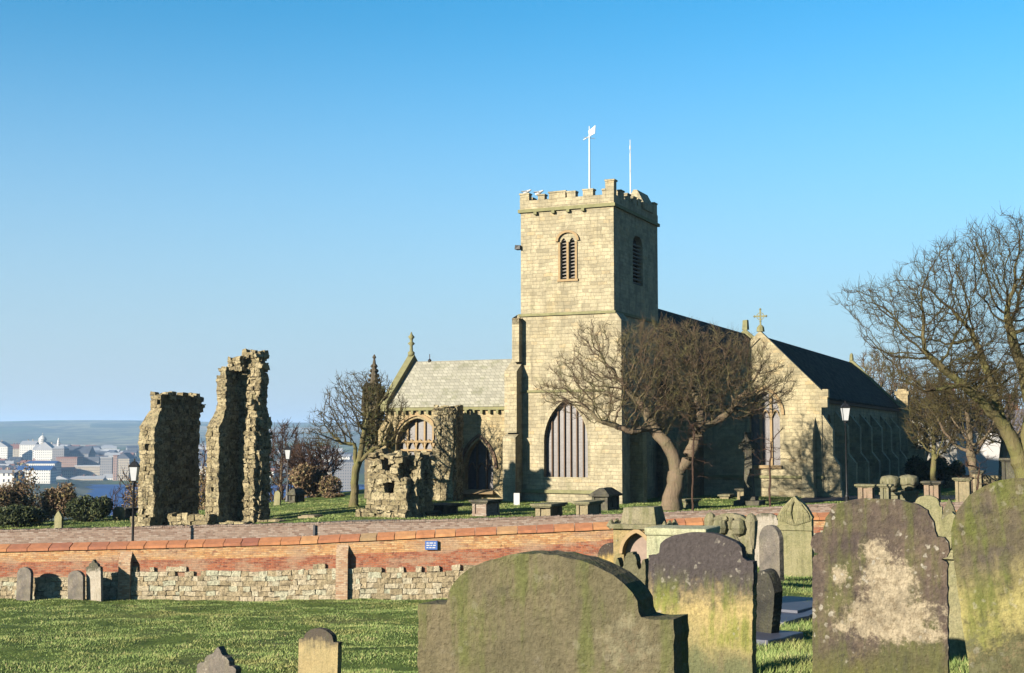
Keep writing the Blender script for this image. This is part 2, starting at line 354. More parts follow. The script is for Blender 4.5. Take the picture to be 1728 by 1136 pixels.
M['ivy'] = leafm('ivy_leaves', [(0, (.02, .03, .008)), (.6, (.07, .08, .02)), (1, (.15, .14, .05))])
def brickm():
    n = N('old_red_brick', .9); o = n.obj(); x = n.xyz(o)
    v = n.comb(x[0], n.math('ADD', x[2], n.math('MULTIPLY', n.math('SUBTRACT', n.noise(n.scl(o, (.1, 0, 0)), 1.0, 2), .5), .6)), 0.0)
    br = n.n('TexBrick', {'offset': .5}, Vector=v, Color1=(0, 0, 0), Color2=(1, 1, 1), Mortar=(.5, .5, .5), Scale=1.0, Mortar_Size=.008, Mortar_Smooth=.2, Brick_Width=.225, Row_Height=.078)
    # sunlit upper bricks painted in as an orange band, darker red under it
    top = n.n('Attribute', {'attribute_name': 'tone'}).outputs['Fac']
    hi = n.step(n.math('ADD', top, n.math('MULTIPLY_ADD', n.noise(n.scl(o, (.6, 1, 3)), 1.0, 4), .25, -.125)), .62, .66)
    red = n.ramp(br.outputs[0], [(0, (.28, .08, .05)), (.35, (.48, .14, .07)), (.7, (.60, .21, .10)), (1, (.46, .24, .16))])
    org = n.ramp(br.outputs[0], [(0, (.60, .27, .11)), (.5, (.78, .43, .18)), (1, (.86, .58, .30))])
    col = n.mix(hi, red, org)
    col = n.mix(n.math('MULTIPLY', n.step(n.noise(n.scl(o, (.5, 1, 1.6)), .9, 7, .7), .46, .6), .75), col, (.60, .40, .26)); col = n.mix(n.math('MULTIPLY', n.step(n.noise(n.scl(o, (1, 1, 1.6)), 1.7, 7, .75), .54, .64), .7), col, (.26, .10, .07))
    col = n.mix(n.math('MULTIPLY', br.outputs[1], .6), col, (.46, .36, .25))
    col = n.mix(n.math('MULTIPLY', n.step(n.noise(o, 3.5, 6, .7), .6, .68), .8), col, (.09, .035, .025))
    s = n.noise(o, 9, 4)
    return n.out(n.mix(.4, col, n.ramp(s, [(.3, (.6, .6, .6)), (.7, (1.2, 1.2, 1.2))]), 'MULTIPLY'), n.math('ADD', n.math('SUBTRACT', br.outputs[0], br.outputs[1]), n.noise(o, 5, 5)), .05, .8)
M['brick'] = brickm()
def greybrick(name, c1, c2, c3):
    n = N(name, .9); o = n.obj(); x = n.xyz(o)
    br = n.n('TexBrick', {'offset': .5}, Vector=n.comb(n.math('ADD', x[0], x[1]), x[2], 0.0), Color1=(0, 0, 0), Color2=(1, 1, 1), Scale=1.0, Mortar_Size=.01, Brick_Width=.225, Row_Height=.078)
    col = n.ramp(br.outputs[0], [(0, c1), (.5, c2), (1, c3)])
    col = n.mix(n.math('MULTIPLY', br.outputs[1], .5), col, (.45, .4, .33))
    col = n.mix(n.math('MULTIPLY', n.step(n.noise(o, 6, 5), .55, .7), .6), col, (.12, .1, .08))
    return n.out(col, br.outputs[0], .03, .7)
M['greybrick'] = greybrick('weathered_grey_brick', (.26, .16, .12), (.46, .33, .26), (.54, .43, .36))
M['buffbrick'] = greybrick('buff_brick', (.5, .27, .15), (.66, .46, .28), (.74, .56, .38))
M['tombbrick'] = greybrick('tomb_brick', (.30, .2, .15), (.42, .32, .25), (.5, .42, .35))
def copem():
    n = N('terracotta_coping', .85); o = n.obj()
    col = n.ramp(n.tone(), [(0, (.44, .17, .11)), (.2, (.54, .22, .12)), (.5, (.66, .28, .13)), (.75, (.70, .32, .14)), (.95, (.76, .40, .18)), (1, (.5, .36, .2))])
    f = n.noise(o, 4, 6)
    return n.out(n.mix(.5, col, n.ramp(f, [(.3, (.55, .55, .55)), (.7, (1.25, 1.25, 1.25))]), 'MULTIPLY'), f, .03, .6)
M['coping'] = copem()

# ------------------------------------------------------------------ ground, sea, path
def axis(parts):
    o = []
    for a, b, s in parts: o += list(np.arange(a, b, s))
    return np.array(o + [parts[-1][1]])
def ground():
    xs = axis([(-9000, -2500, 500), (-2500, -600, 50), (-600, -100, 20), (-100, -40, 4), (-40, 34, .5), (34, 120, 6), (120, 600, 40), (600, 9000, 600)])
    ys = axis([(-400, -40, 40), (-40, 0, 4), (0, 57.7, .45), (57.7, 62.6, .2), (62.6, 130, .9), (130, 400, 9), (400, 1440, 26), (1440, 1600, 40), (1600, 1680, 8), (1680, 2400, 40), (2400, 9500, 150)])
    X, Y = np.meshgrid(xs, ys); Z = gz(X, Y); nx, ny = len(xs), len(ys)
    v = np.stack([X, Y, Z], -1).reshape(-1, 3); i = np.arange(nx * ny).reshape(ny, nx)
    f = np.stack([i[:-1, :-1], i[:-1, 1:], i[1:, 1:], i[1:, :-1]], -1).reshape(-1, 4)
    o = rawmesh('ground', v, f, M['ground'], smooth=True); o['kind'] = 'structure'
ground()
def seam():
    n = N('sea_water', .25, .5); p = n.pos(); n.set(n.b.inputs['Roughness'], .7); n.set(n.b.inputs['Specular IOR Level'], .05); return n.out((.03, .12, .40), n.noise(p, .05, 3), .5, .3)
sb = MB(); sb.face([(-2400, 150, -57), (400, 150, -57), (400, 1632, -57), (-2400, 1632, -57)])
s_ = sb.build('sea', seam()); s_['kind'] = 'structure'
# tarmac path beside the church
pm = plain('tarmac_path', (.10, .09, .095), .9, .25, 5)
pb = MB(); prev = None
for (u, v0, v1) in ((1330, 853, 847), (1362, 849, 841), (1400, 847, 839), (1460, 846, 838), (1560, 845, 838), (1760, 845, 838)):
    qs = []
    for v in (v0, v1):
        d = ray(u, v); k = GZ / d[2]; qs.append((d[0] * k, d[1] * k, g1(d[0] * k, d[1] * k) + .04))
    if prev: pb.face([prev[0], qs[0], qs[1], prev[1]])
    prev = qs
s_ = pb.build('path', pm); s_['kind'] = 'structure'

# ------------------------------------------------------------------ church
church = thing('church', 'large medieval parish church with square battlemented tower, pale-roofed wing and dark slate roofs', 'church', (TX, TY, GZ), -TH)
def arch(cx, w, z0, zs, h, n=10, ogee=False):
    """pointed-arch loop, half width w, sill z0, springing zs, rise h"""
    r = (w * w + h * h) / (2 * w); ph = math.asin(min(1, h / r)); pts = [(cx - w, z0), (cx + w, z0), (cx + w, zs)]
    for i in range(1, n): a = ph * i / n; pts.append((cx + w - r + r * math.cos(a), zs + r * math.sin(a)))
    pts.append((cx, zs + h))
    for i in range(n - 1, 0, -1): a = ph * i / n; pts.append((cx - w + r - r * math.cos(a), zs + r * math.sin(a)))
    pts.append((cx - w, zs)); return pts
def archz(x, cx, w, zs, h):
    r = (w * w + h * h) / (2 * w); d = abs(x - cx); q = d + r - w
    return zs + math.sqrt(max(r * r - q * q, 0))
def wallface(mb, outer, holes, frame, depth=.5):
    """outer and holes are (s,z) loops; frame(s, z, inward) -> xyz"""
    loops = [[Vector((p[0], p[1], 0)) for p in l] for l in [outer] + holes]
    flat = [p for l in [outer] + holes for p in l]
    for t in tessellate_polygon(loops): mb.face([frame(flat[i][0], flat[i][1], 0) for i in t])
    for l in holes:
        for i in range(len(l)):
            a, b = l[i], l[(i + 1) % len(l)]
            mb.face([frame(*a, 0), frame(*b, 0), frame(*b, depth), frame(*a, depth)])
def fy(b): return lambda s, z, d: (s, b + d, z)      # faces the viewer (local -y)
def fx(a): return lambda s, z, d: (a - d, s, z)      # faces right (local +x)
def window(cx, w, z0, zs, h, frame, depth, mull, gmat, smat, rows=(), name='window', tr=.08, cusps=True, hood=True):
    g = MB(); lp = arch(cx, w + .03, z0 - .03, zs, h + .03)
    loops = [[Vector((p[0], p[1], 0)) for p in lp]]
    for t in tessellate_polygon(loops): g.face([frame(lp[i][0], lp[i][1], depth - .02) for i in t])
    go = g.build(name, gmat, church)
    m = MB()
    def q(s0, s1, za, zb, d0, d1):
        p = [frame(s0, za, d0), frame(s1, za, d0), frame(s1, za, d1), frame(s0, za, d1), frame(s0, zb, d0), frame(s1, zb, d0), frame(s1, zb, d1), frame(s0, zb, d1)]
        m.hexa(p, .5)
    for i in range(1, mull + 1):
        s = cx - w + 2 * w * i / (mull + 1); q(s - tr / 2, s + tr / 2, z0, archz(s, cx, w, zs, h) - .02, depth - .15, depth - .03)
    for z in rows: q(cx - w, cx + w, z - tr / 2, z + tr / 2, depth - .2, depth - .04)
    if cusps:
        for i in range(mull + 1):
            c = cx - w + 2 * w * (i + .5) / (mull + 1); ww = w / (mull + 1) - tr / 2; zt = zs - .05 if mull > 2 else zs - .1
            zt = min(zt, archz(c, cx, w, zs, h) - .4)
            for k in range(4):
                a0, a1 = k / 4, (k + 1) / 4
                for sg in (-1, 1):
                    s0 = c + sg * ww * (1 - a0); s1 = c + sg * ww * (1 - a1); za = zt + .42 * math.sin(a0 * 1.57); zb = zt + .42 * math.sin(a1 * 1.57)
                    m.hexa([frame(s0, za - .07, depth - .2), frame(s1, zb - .07, depth - .2), frame(s1, zb - .07, depth - .05), frame(s0, za - .07, depth - .05),
                            frame(s0, za + .03, depth - .2), frame(s1, zb + .03, depth - .2), frame(s1, zb + .03, depth - .05), frame(s0, za + .03, depth - .05)], .5)
    if m.f: m.build('tracery', smat, go)
    if hood:
        hm = MB(); ar = arch(cx, w + .14, z0, zs, h + .16, 8)[2:]; ao = arch(cx, w + .32, z0, zs, h + .36, 8)[2:]
        for i in range(len(ar) - 1):
            a, b, c, d = ar[i], ar[i + 1], ao[i + 1], ao[i]
            hm.hexa([frame(*a, .05), frame(*b, .05), frame(*c, .05), frame(*d, .05), frame(*a, -.12), frame(*b, -.12), frame(*c, -.12), frame(*d, -.12)], .5)
        hm.build('hood_mould', smat, go)
    return go
W_, D_ = 6.12, 8.5
zC = Lf(1037, 345, 0)[1]; zS1 = Lf(1037, 526, 0)[1]; zS2 = Lf(882, 661, 0)[1]
# tower walls
a0 = Lf(918, 805, 0); a1 = Lf(992, 805, 0); wcx = (a0[0] + a1[0]) / 2; ww = (a1[0] - a0[0]) / 2; wz0 = a0[1]; wzs = Lf(955, 745, 0)[1]; wtp = Lf(955, 674, 0)[1]
b0 = Lf(945, 472, 0); b1 = Lf(972, 472, 0); bcx = (b0[0] + b1[0]) / 2; bw = (b1[0] - b0[0]) / 2; bz0 = b0[1]; bzt = Lf(958, 400, 0)[1]
tw = MB()
lights = [arch(bcx - bw * .53, bw * .38, bz0, bzt - .45, .4, 6), arch(bcx + bw * .53, bw * .38, bz0, bzt - .45, .4, 6)]
wallface(tw, [(-W_, -.6), (0, -.6), (0, zC), (-W_, zC)], [arch(wcx, ww, wz0, wzs, wtp - wzs)] + lights, fy(0), .42)
s0 = Ls(1068, 470, 0); s1 = Ls(1085, 470, 0); scx = (s0[0] + s1[0]) / 2; sw = abs(s1[0] - s0[0]) / 2
wallface(tw, [(0, -.6), (D_, -.6), (D_, zC), (0, zC)], [arch(scx, sw, s0[1] - .3, s0[1] + 2.0, .8)], fx(0), .5)
tw.face([(-W_, 0, -.6), (-W_, 0, zC), (-W_, D_, zC), (-W_, D_, -.6)]); tw.face([(-W_, D_, -.6), (-W_, D_, zC), (0, D_, zC), (0, D_, -.6)])
tw.face([(-W_, 0, zC), (0, 0, zC), (0, D_, zC), (-W_, D_, zC)])
tw.build('tower_wall', M['tower'], church)
window(wcx, ww, wz0, wzs, wtp - wzs, fy(0), .42, 6, M['glass'], M['redstone'], (), tr=.06, hood=False, cusps=False)
# belfry: paired lancets with louvres
for i, l in enumerate((-1, 1)):
    c = bcx + l * bw * .53; g = MB(); g.box(c - bw * .5, c + bw * .5, .42, .5, bz0 - .1, bzt + .1)
    go = g.build('belfry_opening', M['darkglass'], church)
    lm = MB(); z = bz0 + .1
    while z < bzt - .15:
        lm.hexa([(c - bw * .37, .12, z), (c + bw * .37, .12, z), (c + bw * .37, .4, z + .12), (c - bw * .37, .4, z + .12), (c - bw * .37, .12, z + .03), (c + bw * .37, .12, z + .03), (c + bw * .37, .4, z + .15), (c - bw * .37, .4, z + .15)]); z += .21
    lm.build('louvre', M['louvre'], go)
bm_ = MB()
for x in (bcx - bw * 1.05, bcx, bcx + bw * 1.05): bm_.box(x - .07, x + .07, -.07, .1, bz0, bzt - .3)
n_ = 9
for i in range(n_):
    t0, t1 = math.pi * i / n_, math.pi * (i + 1) / n_; r0, r1, zc = bw * 1.15, bw * 1.15 + .17, bzt - .25
    pts = [(bcx + r * math.cos(t), zc + r * .85 * math.sin(t)) for t, r in ((t0, r0), (t1, r0), (t1, r1), (t0, r1))]
    bm_.hexa([(p[0], .05, p[1]) for p in pts] + [(p[0], -.15, p[1]) for p in pts], .5)
bm_.box(bcx - bw * 1.3, bcx + bw * 1.3, -.1, .1, bz0 - .14, bz0)
bm_.build('belfry_surround', M['buffstone'], church)
g = MB(); g.box(-.49, -.4, scx - sw - .1, scx + sw + .1, s0[1] - .4, s0[1] + 3)
go = g.build('belfry_opening', M['darkglass'], church)
lm = MB(); z = s0[1] - .2
while z < s0[1] + 2.4: lm.box(-.38, -.12, scx - sw, scx + sw, z, z + .05); z += .24
lm.build('louvre', M['louvre'], go)
# string courses, cornice, parapet
def ringc(name, z, h, o, mat, x0=-W_, x1=0, y0=0, y1=D_):
    m = MB(); m.box(x0 - o, x1 + o, y0 - o, y0 + .05, z, z + h); m.box(x1 - .05, x1 + o - .003, y0 + .055, y1 + o, z, z + h - .003)
    m.box(x0 - o + .003, x0 + .05, y0 + .055, y1 + o, z, z + h - .003); m.build(name, mat, church)
ringc('cornice', zC - .1, .2, .14, M['trim']); ringc('string_course', zS1 - .08, .16, .12, M['trim'])
m = MB(); m.box(-W_, -.55, -.10, .05, zS2 - .07, zS2 + .07); m.build('string_course', M['trim'], church)
m = MB(); m.box(-W_ - .02, -.56, -.16, .05, .55, .75); m.build('plinth', M['trim'], church)
pp = MB(); ph = zC + .1
pp.box(-W_ - .04, .04, -.04, .36, ph, ph + .55); pp.box(-.36, .037, .36, D_, ph, ph + .55); pp.box(-W_ - .037, -W_ + .36, .36, D_, ph, ph + .55); pp.box(-W_ + .36, -.36, D_ - .4, D_ + .03, ph, ph + .5)
for i, (x0, x1, hh) in enumerate(((-6.16, -5.55, .95), (-4.95, -4.5, .82), (-4.2, -3.1, .92), (-3.0, -2.45, .85), (-1.95, -1.3, .9), (-.7, -.5, .82))):
    pp.box(x0, x1, -.043 - .002 * i, .363, ph + .5, ph + hh, .015)
    pp.box(x0 - .04, x1 + .04, -.09, .4, ph + hh - .01, ph + hh + .08, .01)
pp.box(-.48, .06, -.06, .42, ph + .5, ph + 1.35, .02); pp.box(-.53, .11, -.11, .47, ph + 1.35, ph + 1.45)
for i, y in enumerate((1.2, 2.4, 3.5, 4.4, 7.7)):
    pp.box(-.37, .045 + .002 * i, y, y + .62, ph + .5, ph + (.95 if i < 4 else 1.25), .015); pp.box(-.41, .09, y - .04, y + .66, ph + (.94 if i < 4 else 1.24), ph + (1.02 if i < 4 else 1.32))
for y in (1, 3, 5, 7): pp.box(-W_ - .045, -W_ + .37, y, y + .7, ph + .5, ph + .95, .015)
pp.build('parapet', M['tower'], church)
gt = MB(); gt.prism([(-.95, ph + .5), (.12, ph + .5), (.12, ph + .95), (-.3, ph + 1.75), (-.55, ph + 1.78), (-.95, ph + 1.1)], 5.3, 7.4)
gt.build('stair_turret', M['tower'], church)
for u in (905, 935, 960, 985): 
    dp = MB(); a = Lf(u, 352, 0)[0]; dp.box(a - .1, a + .1, -.22, 0, zC - .28, zC - .12); dp.build('gargoyle', M['trim'], church)
fl = MB(); fz = Lf(878, 418, 0)[1]; fl.box(-W_ - .3, -W_ + .02, -.25, .2, fz - .12, fz + .14, .03); fl.build('floodlight', M['black'], church)
# flagpole with vane, mast
fp = Lf(995, 320, 2.5); ft = Lf(995, 213, 2.5)
m = MB(); m.bar((fp[0], 2.5, zC), (fp[0], 2.5, ft[1] - .6), .075, 8, .05); m.bar((fp[0], 2.5, ft[1] - .7), (fp[0], 2.5, ft[1]), .03, 6)
po = m.build('flagpole', M['white'], church)
m = MB(); zz = ft[1]
m.prism([(fp[0] - .0, zz - .75), (fp[0] + .1, zz - .62), (fp[0] + .38, zz - .5), (fp[0] + .42, zz + .02), (fp[0] + .2, zz - .15), (fp[0] - .05, zz - .3)], 2.46, 2.52)
m.bar((fp[0] - .4, 2.49, zz - .85), (fp[0] + .12, 2.49, zz - .6), .035, 5); m.bar((fp[0] - .25, 2.2, zz - .75), (fp[0] + .25, 2.8, zz - .75), .02, 5)
m.build('weather_vane', M['white'], po)
mp = Lf(1064, 330, 6.5); mt = Lf(1064, 236, 6.5)
m = MB(); m.bar((mp[0], 6.5, zC), (mp[0], 6.5, mt[1] - .9), .05, 6, .04); m.bar((mp[0], 6.5, mt[1] - .9), (mp[0], 6.5, mt[1]), .025, 5); m.bar((mp[0], 6.5, mt[1] - .65), (mp[0], 6.5, mt[1] - .4), .05, 6)
m.build('aerial_mast', M['white'], church)
# tower buttresses
m = MB()
m.wedge(-W_ - .35, -W_ + .12, -.55, .3, zS1 - .2, zS1 - .6, zS1 + .1); m.box(-W_ - .35, -W_ + .12, -.55, .3, Lf(862, 612, 0)[1], zS1 - .2)
zz = Lf(862, 612, 0)[1]
m.wedge(-W_ - .7, -W_ + .12, -.9, .3, zz - .6, zz - .6, zz + .2); m.box(-W_ - .7, -W_ + .118, -.9, .3, 4.2, zz - .6)
m.wedge(-W_ - .72, -W_ + .122, -1.1, .3, 3.8, 3.9, 4.5); m.box(-W_ - .72, -W_ + .121, -1.1, .3, -.6, 3.8)
m.build('buttress', M['tower'], church)
m = MB(); m.box(-.55, .48, -.1, 1.4, -.6, zS1 - .5)
m.hexa([(-.55, -.1, zS1 - .5), (.48, -.1, zS1 - .5), (.48, 1.4, zS1 - .5), (-.55, 1.4, zS1 - .5), (-.5, -.06, zS1 + .05), (.06, -.06, zS1 + .05), (.06, 1.3, zS1 + .05), (-.5, 1.3, zS1 + .05)])
m.build('buttress', M['tower'], church)
m = MB(); m.box(.4, 1.2, 1.6, 2.4, -.6, 4.2); m.wedge(.4, .9, 1.62, 2.4, 4.2, 4.2, 5.2); m.box(.4, .9, 1.8, 2.4, 4.2, 4.9); m.build('buttress', M['church'], church)
# wing (left)
TB = .8; aL = Lf(650, 684, TB)[0]; ze = Lf(750, 684, TB)[1]; TR = 4.1; zr = Lf(770, 614, TR)[1]
v1 = [Lf(668, 800, TB), Lf(740, 800, TB), Lf(704, 706, TB), Lf(704, 752, TB)]
v2 = [Lf(784, 826, TB), Lf(832, 826, TB), Lf(806, 742, TB), Lf(806, 790, TB)]
w1 = ((v1[0][0] + v1[1][0]) / 2, (v1[1][0] - v1[0][0]) / 2, v1[0][1], v1[3][1], v1[2][1] - v1[3][1])
w2 = ((v2[0][0] + v2[1][0]) / 2, (v2[1][0] - v2[0][0]) / 2, v2[0][1], v2[3][1], v2[2][1] - v2[3][1])
m = MB(); wallface(m, [(aL, -.8), (-W_, -.8), (-W_, ze), (aL, ze)], [arch(*w1), arch(*w2)], fy(TB), .55)
yb = 2 * TR - TB
m.face([(aL, TB, -.8), (aL, TB, ze), (aL, TR, zr), (aL, yb, ze), (aL, yb, -.8)]); m.face([(aL, yb, -.8), (aL, yb, ze), (-W_, yb, ze), (-W_, yb, -.8)])
m.build('wing_wall', M['church'], church)
window(*w1, fy(TB), .55, 4, M['glass'], M['buffstone'], (w1[3] + .25, w1[3] - .3), tr=.12)
window(*w2, fy(TB), .55, 2, M['glass'], M['redstone'], (), tr=.11)
m = MB(); zso = w1[2]; m.box(w1[0] - w1[1] - .1, w1[0] + w1[1] + .1, TB - .15, TB + .4, w1[2] - .15, w1[2] - .003); m.hexa([(w2[0] - w2[1] - .3, TB - .7, 0.4), (w2[0] + w2[1] + .3, TB - .7, .4), (w2[0] + w2[1] + .3, TB, .4), (w2[0] - w2[1] - .3, TB, .4), (w2[0] - w2[1], TB - .15, w2[2] - .05), (w2[0] + w2[1], TB - .15, w2[2] - .05), (w2[0] + w2[1], TB, w2[2] - .003), (w2[0] - w2[1], TB, w2[2] - .003)])
m.build('sill', M['buffstone'], church)
m = MB(); ov = .25; rs = (zr - ze) / (TR - TB)
for (ya, za, yc, zc) in ((TB - ov, ze - ov * rs + .1, TR, zr + .1), (yb + ov, ze - ov * rs + .1, TR, zr + .1)):
    m.hexa([(aL + .3, ya, za), (-W_ - .02, ya, za), (-W_ - .02, yc, zc), (aL + .3, yc, zc), (aL + .3, ya, za + .12), (-W_ - .02, ya, za + .12), (-W_ - .02, yc, zc + .12), (aL + .3, yc, zc + .12)], .5)
m.build('wing_roof', M['palerf'], church)
m = MB(); m.box(aL, -W_ - .02, TB - .2, TB + .05, ze - .32, ze - .12); x = aL + .4
while x < -W_ - .3: m.box(x, x + .16, TB - .26, TB, ze - .55, ze - .33); x += .55
m.build('eaves_corbel', M['trim'], church)
m = MB(); yf, zf = TB - .4, ze - .35     # raised gable coping
m.hexa([(aL - .12, yf, zf), (aL + .35, yf, zf), (aL + .35, TR, zr), (aL - .12, TR, zr), (aL - .12, yf, zf + .62), (aL + .35, yf, zf + .62), (aL + .35, TR, zr + .7), (aL - .12, TR, zr + .7)])
m.hexa([(aL - .12, yb + .4, zf), (aL + .35, yb + .4, zf), (aL + .35, TR, zr), (aL - .12, TR, zr), (aL - .12, yb + .4, zf + .6), (aL + .35, yb + .4, zf + .6), (aL + .35, TR, zr + .7), (aL - .12, TR, zr + .7)])
m.build('gable_coping', M['trim'], church)
m = MB(); fx0 = aL + .1; zt = zr + .6
m.lathe([(.22, zt), (.25, zt + .25), (.12, zt + .35), (.1, zt + .7), (.26, zt + .85), (.1, zt + 1.0), (.12, zt + 1.15), (.24, zt + 1.3), (.1, zt + 1.45), (.02, zt + 1.65)], 8, fx0, TR)
m.build('finial', M['trim'], church, smooth=True)
m = MB(); a = Lf(725, 612, TR); m.lathe([(.12, zr + .1), (.14, zr + .3), (.03, zr + .38), (.03, zr + .7)], 6, a[0], TR); m.build('roof_vent', M['black'], church)
# low offset buttress of the wing corner
m = MB(); m.box(aL - .1, aL + .5, TB - .7, TB + .1, -.8, ze - 1.6); m.wedge(aL - .1, aL + .5, TB - .7, TB + .1, ze - 1.6, ze - 1.6, ze - .9); m.build('buttress', M['church'], church)
# nave
zn = Lf(1114, 524, 17.9)[1]; NY1 = Ls(1257, 565, -3.06)[0]
zeN = 8.6; NX = 5.3
m = MB()
m.hexa([(-3.06, D_ + .02, zn), (-3.06 + NX, D_ + .02, zeN), (-3.06 + NX, NY1, zeN), (-3.06, NY1, zn), (-3.06, D_ + .02, zn + .15), (-3.06 + NX, D_ + .02, zeN + .15), (-3.06 + NX, NY1, zeN + .15), (-3.06, NY1, zn + .15)], .5)
m.hexa([(-3.06, D_ + .02, zn), (-3.06 - NX, D_ + .02, zeN), (-3.06 - NX, NY1, zeN), (-3.06, NY1, zn), (-3.06, D_ + .02, zn + .15), (-3.06 - NX, D_ + .02, zeN + .15), (-3.06 - NX, NY1, zeN + .15), (-3.06, NY1, zn + .15)], .5)
m.build('nave_roof', M['slate'], church)
m = MB(); m.box(-3.06 - NX + .3, -3.06 + NX - .3, D_ + .01, NY1, -.6, zeN + .1); m.prism([(-3.06 - NX + .3, zeN), (-3.06 + NX - .3, zeN), (-3.06, zn + .1)], D_ + .05, NY1); m.build('nave_wall', M['church'], church)
m = MB(); m.prism([(-3.06 - NX - .1, zeN - .2), (-3.06 + NX + .1, zeN - .2), (-3.06 + NX + .1, zeN + .4), (-3.06, zn + .6), (-3.06 - NX - .1, zeN + .4)], NY1, NY1 + .4); m.box(-3.3, -2.8, NY1, NY1 + .4, zn + .5, zn + 1.4, .05); m.build('gable_coping', M['trim'], church)
# chapel on the right
C0, C1, CYf = 1.84, 9.84, 12.15
zce = Lf(1385, 668, CYf)[1]; zcr = Lf(1283, 571, CYf)[1]; CL = Ls(1515, 693, C1)[0]
cc = (C0 + C1) / 2; cc = Lf(1283, 571, CYf)[0]
q0 = Lf(1266, 785, CYf); q1 = Lf(1317, 785, CYf); kz = Lf(1290, 700, CYf)[1]; kt = Lf(1290, 660, CYf)[1]
cw = ((q0[0] + q1[0]) / 2, (q1[0] - q0[0]) / 2, q0[1], kz, kt - kz)
m = MB(); wallface(m, [(C0, -.6), (C1, -.6), (C1, zce), (cc, zcr), (C0, zce)], [arch(*cw)], fy(CYf), .5)
# side windows between buttresses
nb = 7; sp = (CL - CYf) / nb; holes = []
for i in range(nb): holes.append((CYf + sp * (i + .5), .8, 1.9, 4.4, 1.1))
wallface(m, [(CYf, -.6), (CL, -.6), (CL, zce), (CYf, zce)], [arch(*h) for h in holes], fx(C1), .4)
m.face([(C0, CL, -.6), (C0, CL, zce), (cc, CL, zcr), (C1, CL, zce), (C1, CL, -.6)]); m.face([(C0, CYf, -.6), (C0, CYf, zce), (C0, CL, zce), (C0, CL, -.6)])
m.build('chapel_wall', M['chapel'], church)
window(*cw, fy(CYf), .5, 2, M['glass'], M['buffstone'], (), tr=.16)
for h in holes: window(*h, fx(C1), .4, 1, M['darkglass'], M['buffstone'], (), hood=False, cusps=False, tr=.1)
m = MB(); ov = .3
for X, sg in ((C1, 1), (C0, -1)):
    r_ = (zcr - zce) / abs(X - cc)
    p = [(X + sg * ov, CYf + .35, zce - ov * r_ + .05), (X + sg * ov, CL, zce - ov * r_ + .05), (cc, CL, zcr + .05), (cc, CYf + .35, zcr + .05)]
    m.hexa(p + [(q[0], q[1], q[2] + .14) for q in p], .5)
m.build('chapel_roof', M['slate'], church)
for yy, nm in ((CYf - .1, 0), (CL - .1, 1)):
    m = MB(); r1 = (zcr - zce) / (C1 - cc); r0 = (zcr - zce) / (cc - C0)
    m.prism([(C1 + .3, zce - .3 * r1 - .05), (C1 + .3, zce - .3 * r1 + .4), (cc, zcr + .5), (C0 - .3, zce - .3 * r0 + .4), (C0 - .3, zce - .3 * r0 - .05), (cc, zcr + .02)], yy, yy + .5)
    m.box(C1 - .0, C1 + .42, yy - .06, yy + .55, zce - .75, zce - .1, .01); m.box(C1 + .1, C1 + .48, yy - .03, yy + .5, zce - .12, zce + .42, .02)
    m.build('gable_coping', M['trim'] if nm else M['chapel'], church)
m = MB(); zt = zcr + .45; y = CYf + .1       # cross finial
m.lathe([(.28, zt), (.24, zt + .3), (.1, zt + .45)], 8, cc, y)
m.box(cc - .05, cc + .05, y - .04, y + .04, zt + .4, zt + 1.5); m.box(cc - .4, cc + .4, y - .037, y + .037, zt + .98, zt + 1.08)
for dx, dz in ((-.4, 1.03), (.4, 1.03), (0, 1.5), (0, .7)): m.lathe([(.01, zt + dz - .09), (.09, zt + dz), (.01, zt + dz + .09)], 6, cc + dx, y)
for k in range(12):
    t0, t1 = k * math.pi / 6, (k + 1) * math.pi / 6; m.bar((cc + .24 * math.cos(t0), y, zt + 1.03 + .24 * math.sin(t0)), (cc + .24 * math.cos(t1), y, zt + 1.03 + .24 * math.sin(t1)), .03, 4)
m.build('cross_finial', M['trim'], church)
m = MB(); m.lathe([(.2, zcr + .4), (.16, zcr + .9), (.05, zcr + 1.05)], 6, cc, CL); m.build('finial', M['trim'], church)
m = MB(); m.box(C1 + .02, C1 + .22, CYf + .6, CL - .4, zce - .42, zce - .18); m.build('gutter', M['redstone'], church)
def butt(x0, x1, y0, y1, hs, mat):           # projects towards +x in two steps
    m = MB(); p = x1 - x0
    m.box(x0, x0 + p, y0, y1, -.6, hs * .38); m.hexa([(x0, y0, hs * .38), (x0 + p, y0, hs * .38), (x0 + p, y1, hs * .38), (x0, y1, hs * .38), (x0, y0, hs * .5), (x0 + p * .62, y0, hs * .5), (x0 + p * .62, y1, hs * .5), (x0, y1, hs * .5)])
    m.box(x0, x0 + p * .62, y0 + .003, y1 - .003, hs * .49, hs * .82); m.hexa([(x0, y0, hs * .82), (x0 + p * .62, y0, hs * .82), (x0 + p * .62, y1, hs * .82), (x0, y1, hs * .82), (x0, y0, hs), (x0 + .03, y0, hs), (x0 + .03, y1, hs), (x0, y1, hs)])
    m.box(x0, x0 + p + .1, y0 - .06, y1 + .06, -.6, .5)
    return m.build('buttress', mat, church)
butt(C1 - .01, C1 + 1.1, CYf + .1, CYf + .75, zce * .82, M['chapel'])
for i in range(1, nb + 1): butt(C1 - .01, C1 + 1.35, CYf + sp * i - .35, CYf + sp * i + .35, zce * .86, M['chapel'])
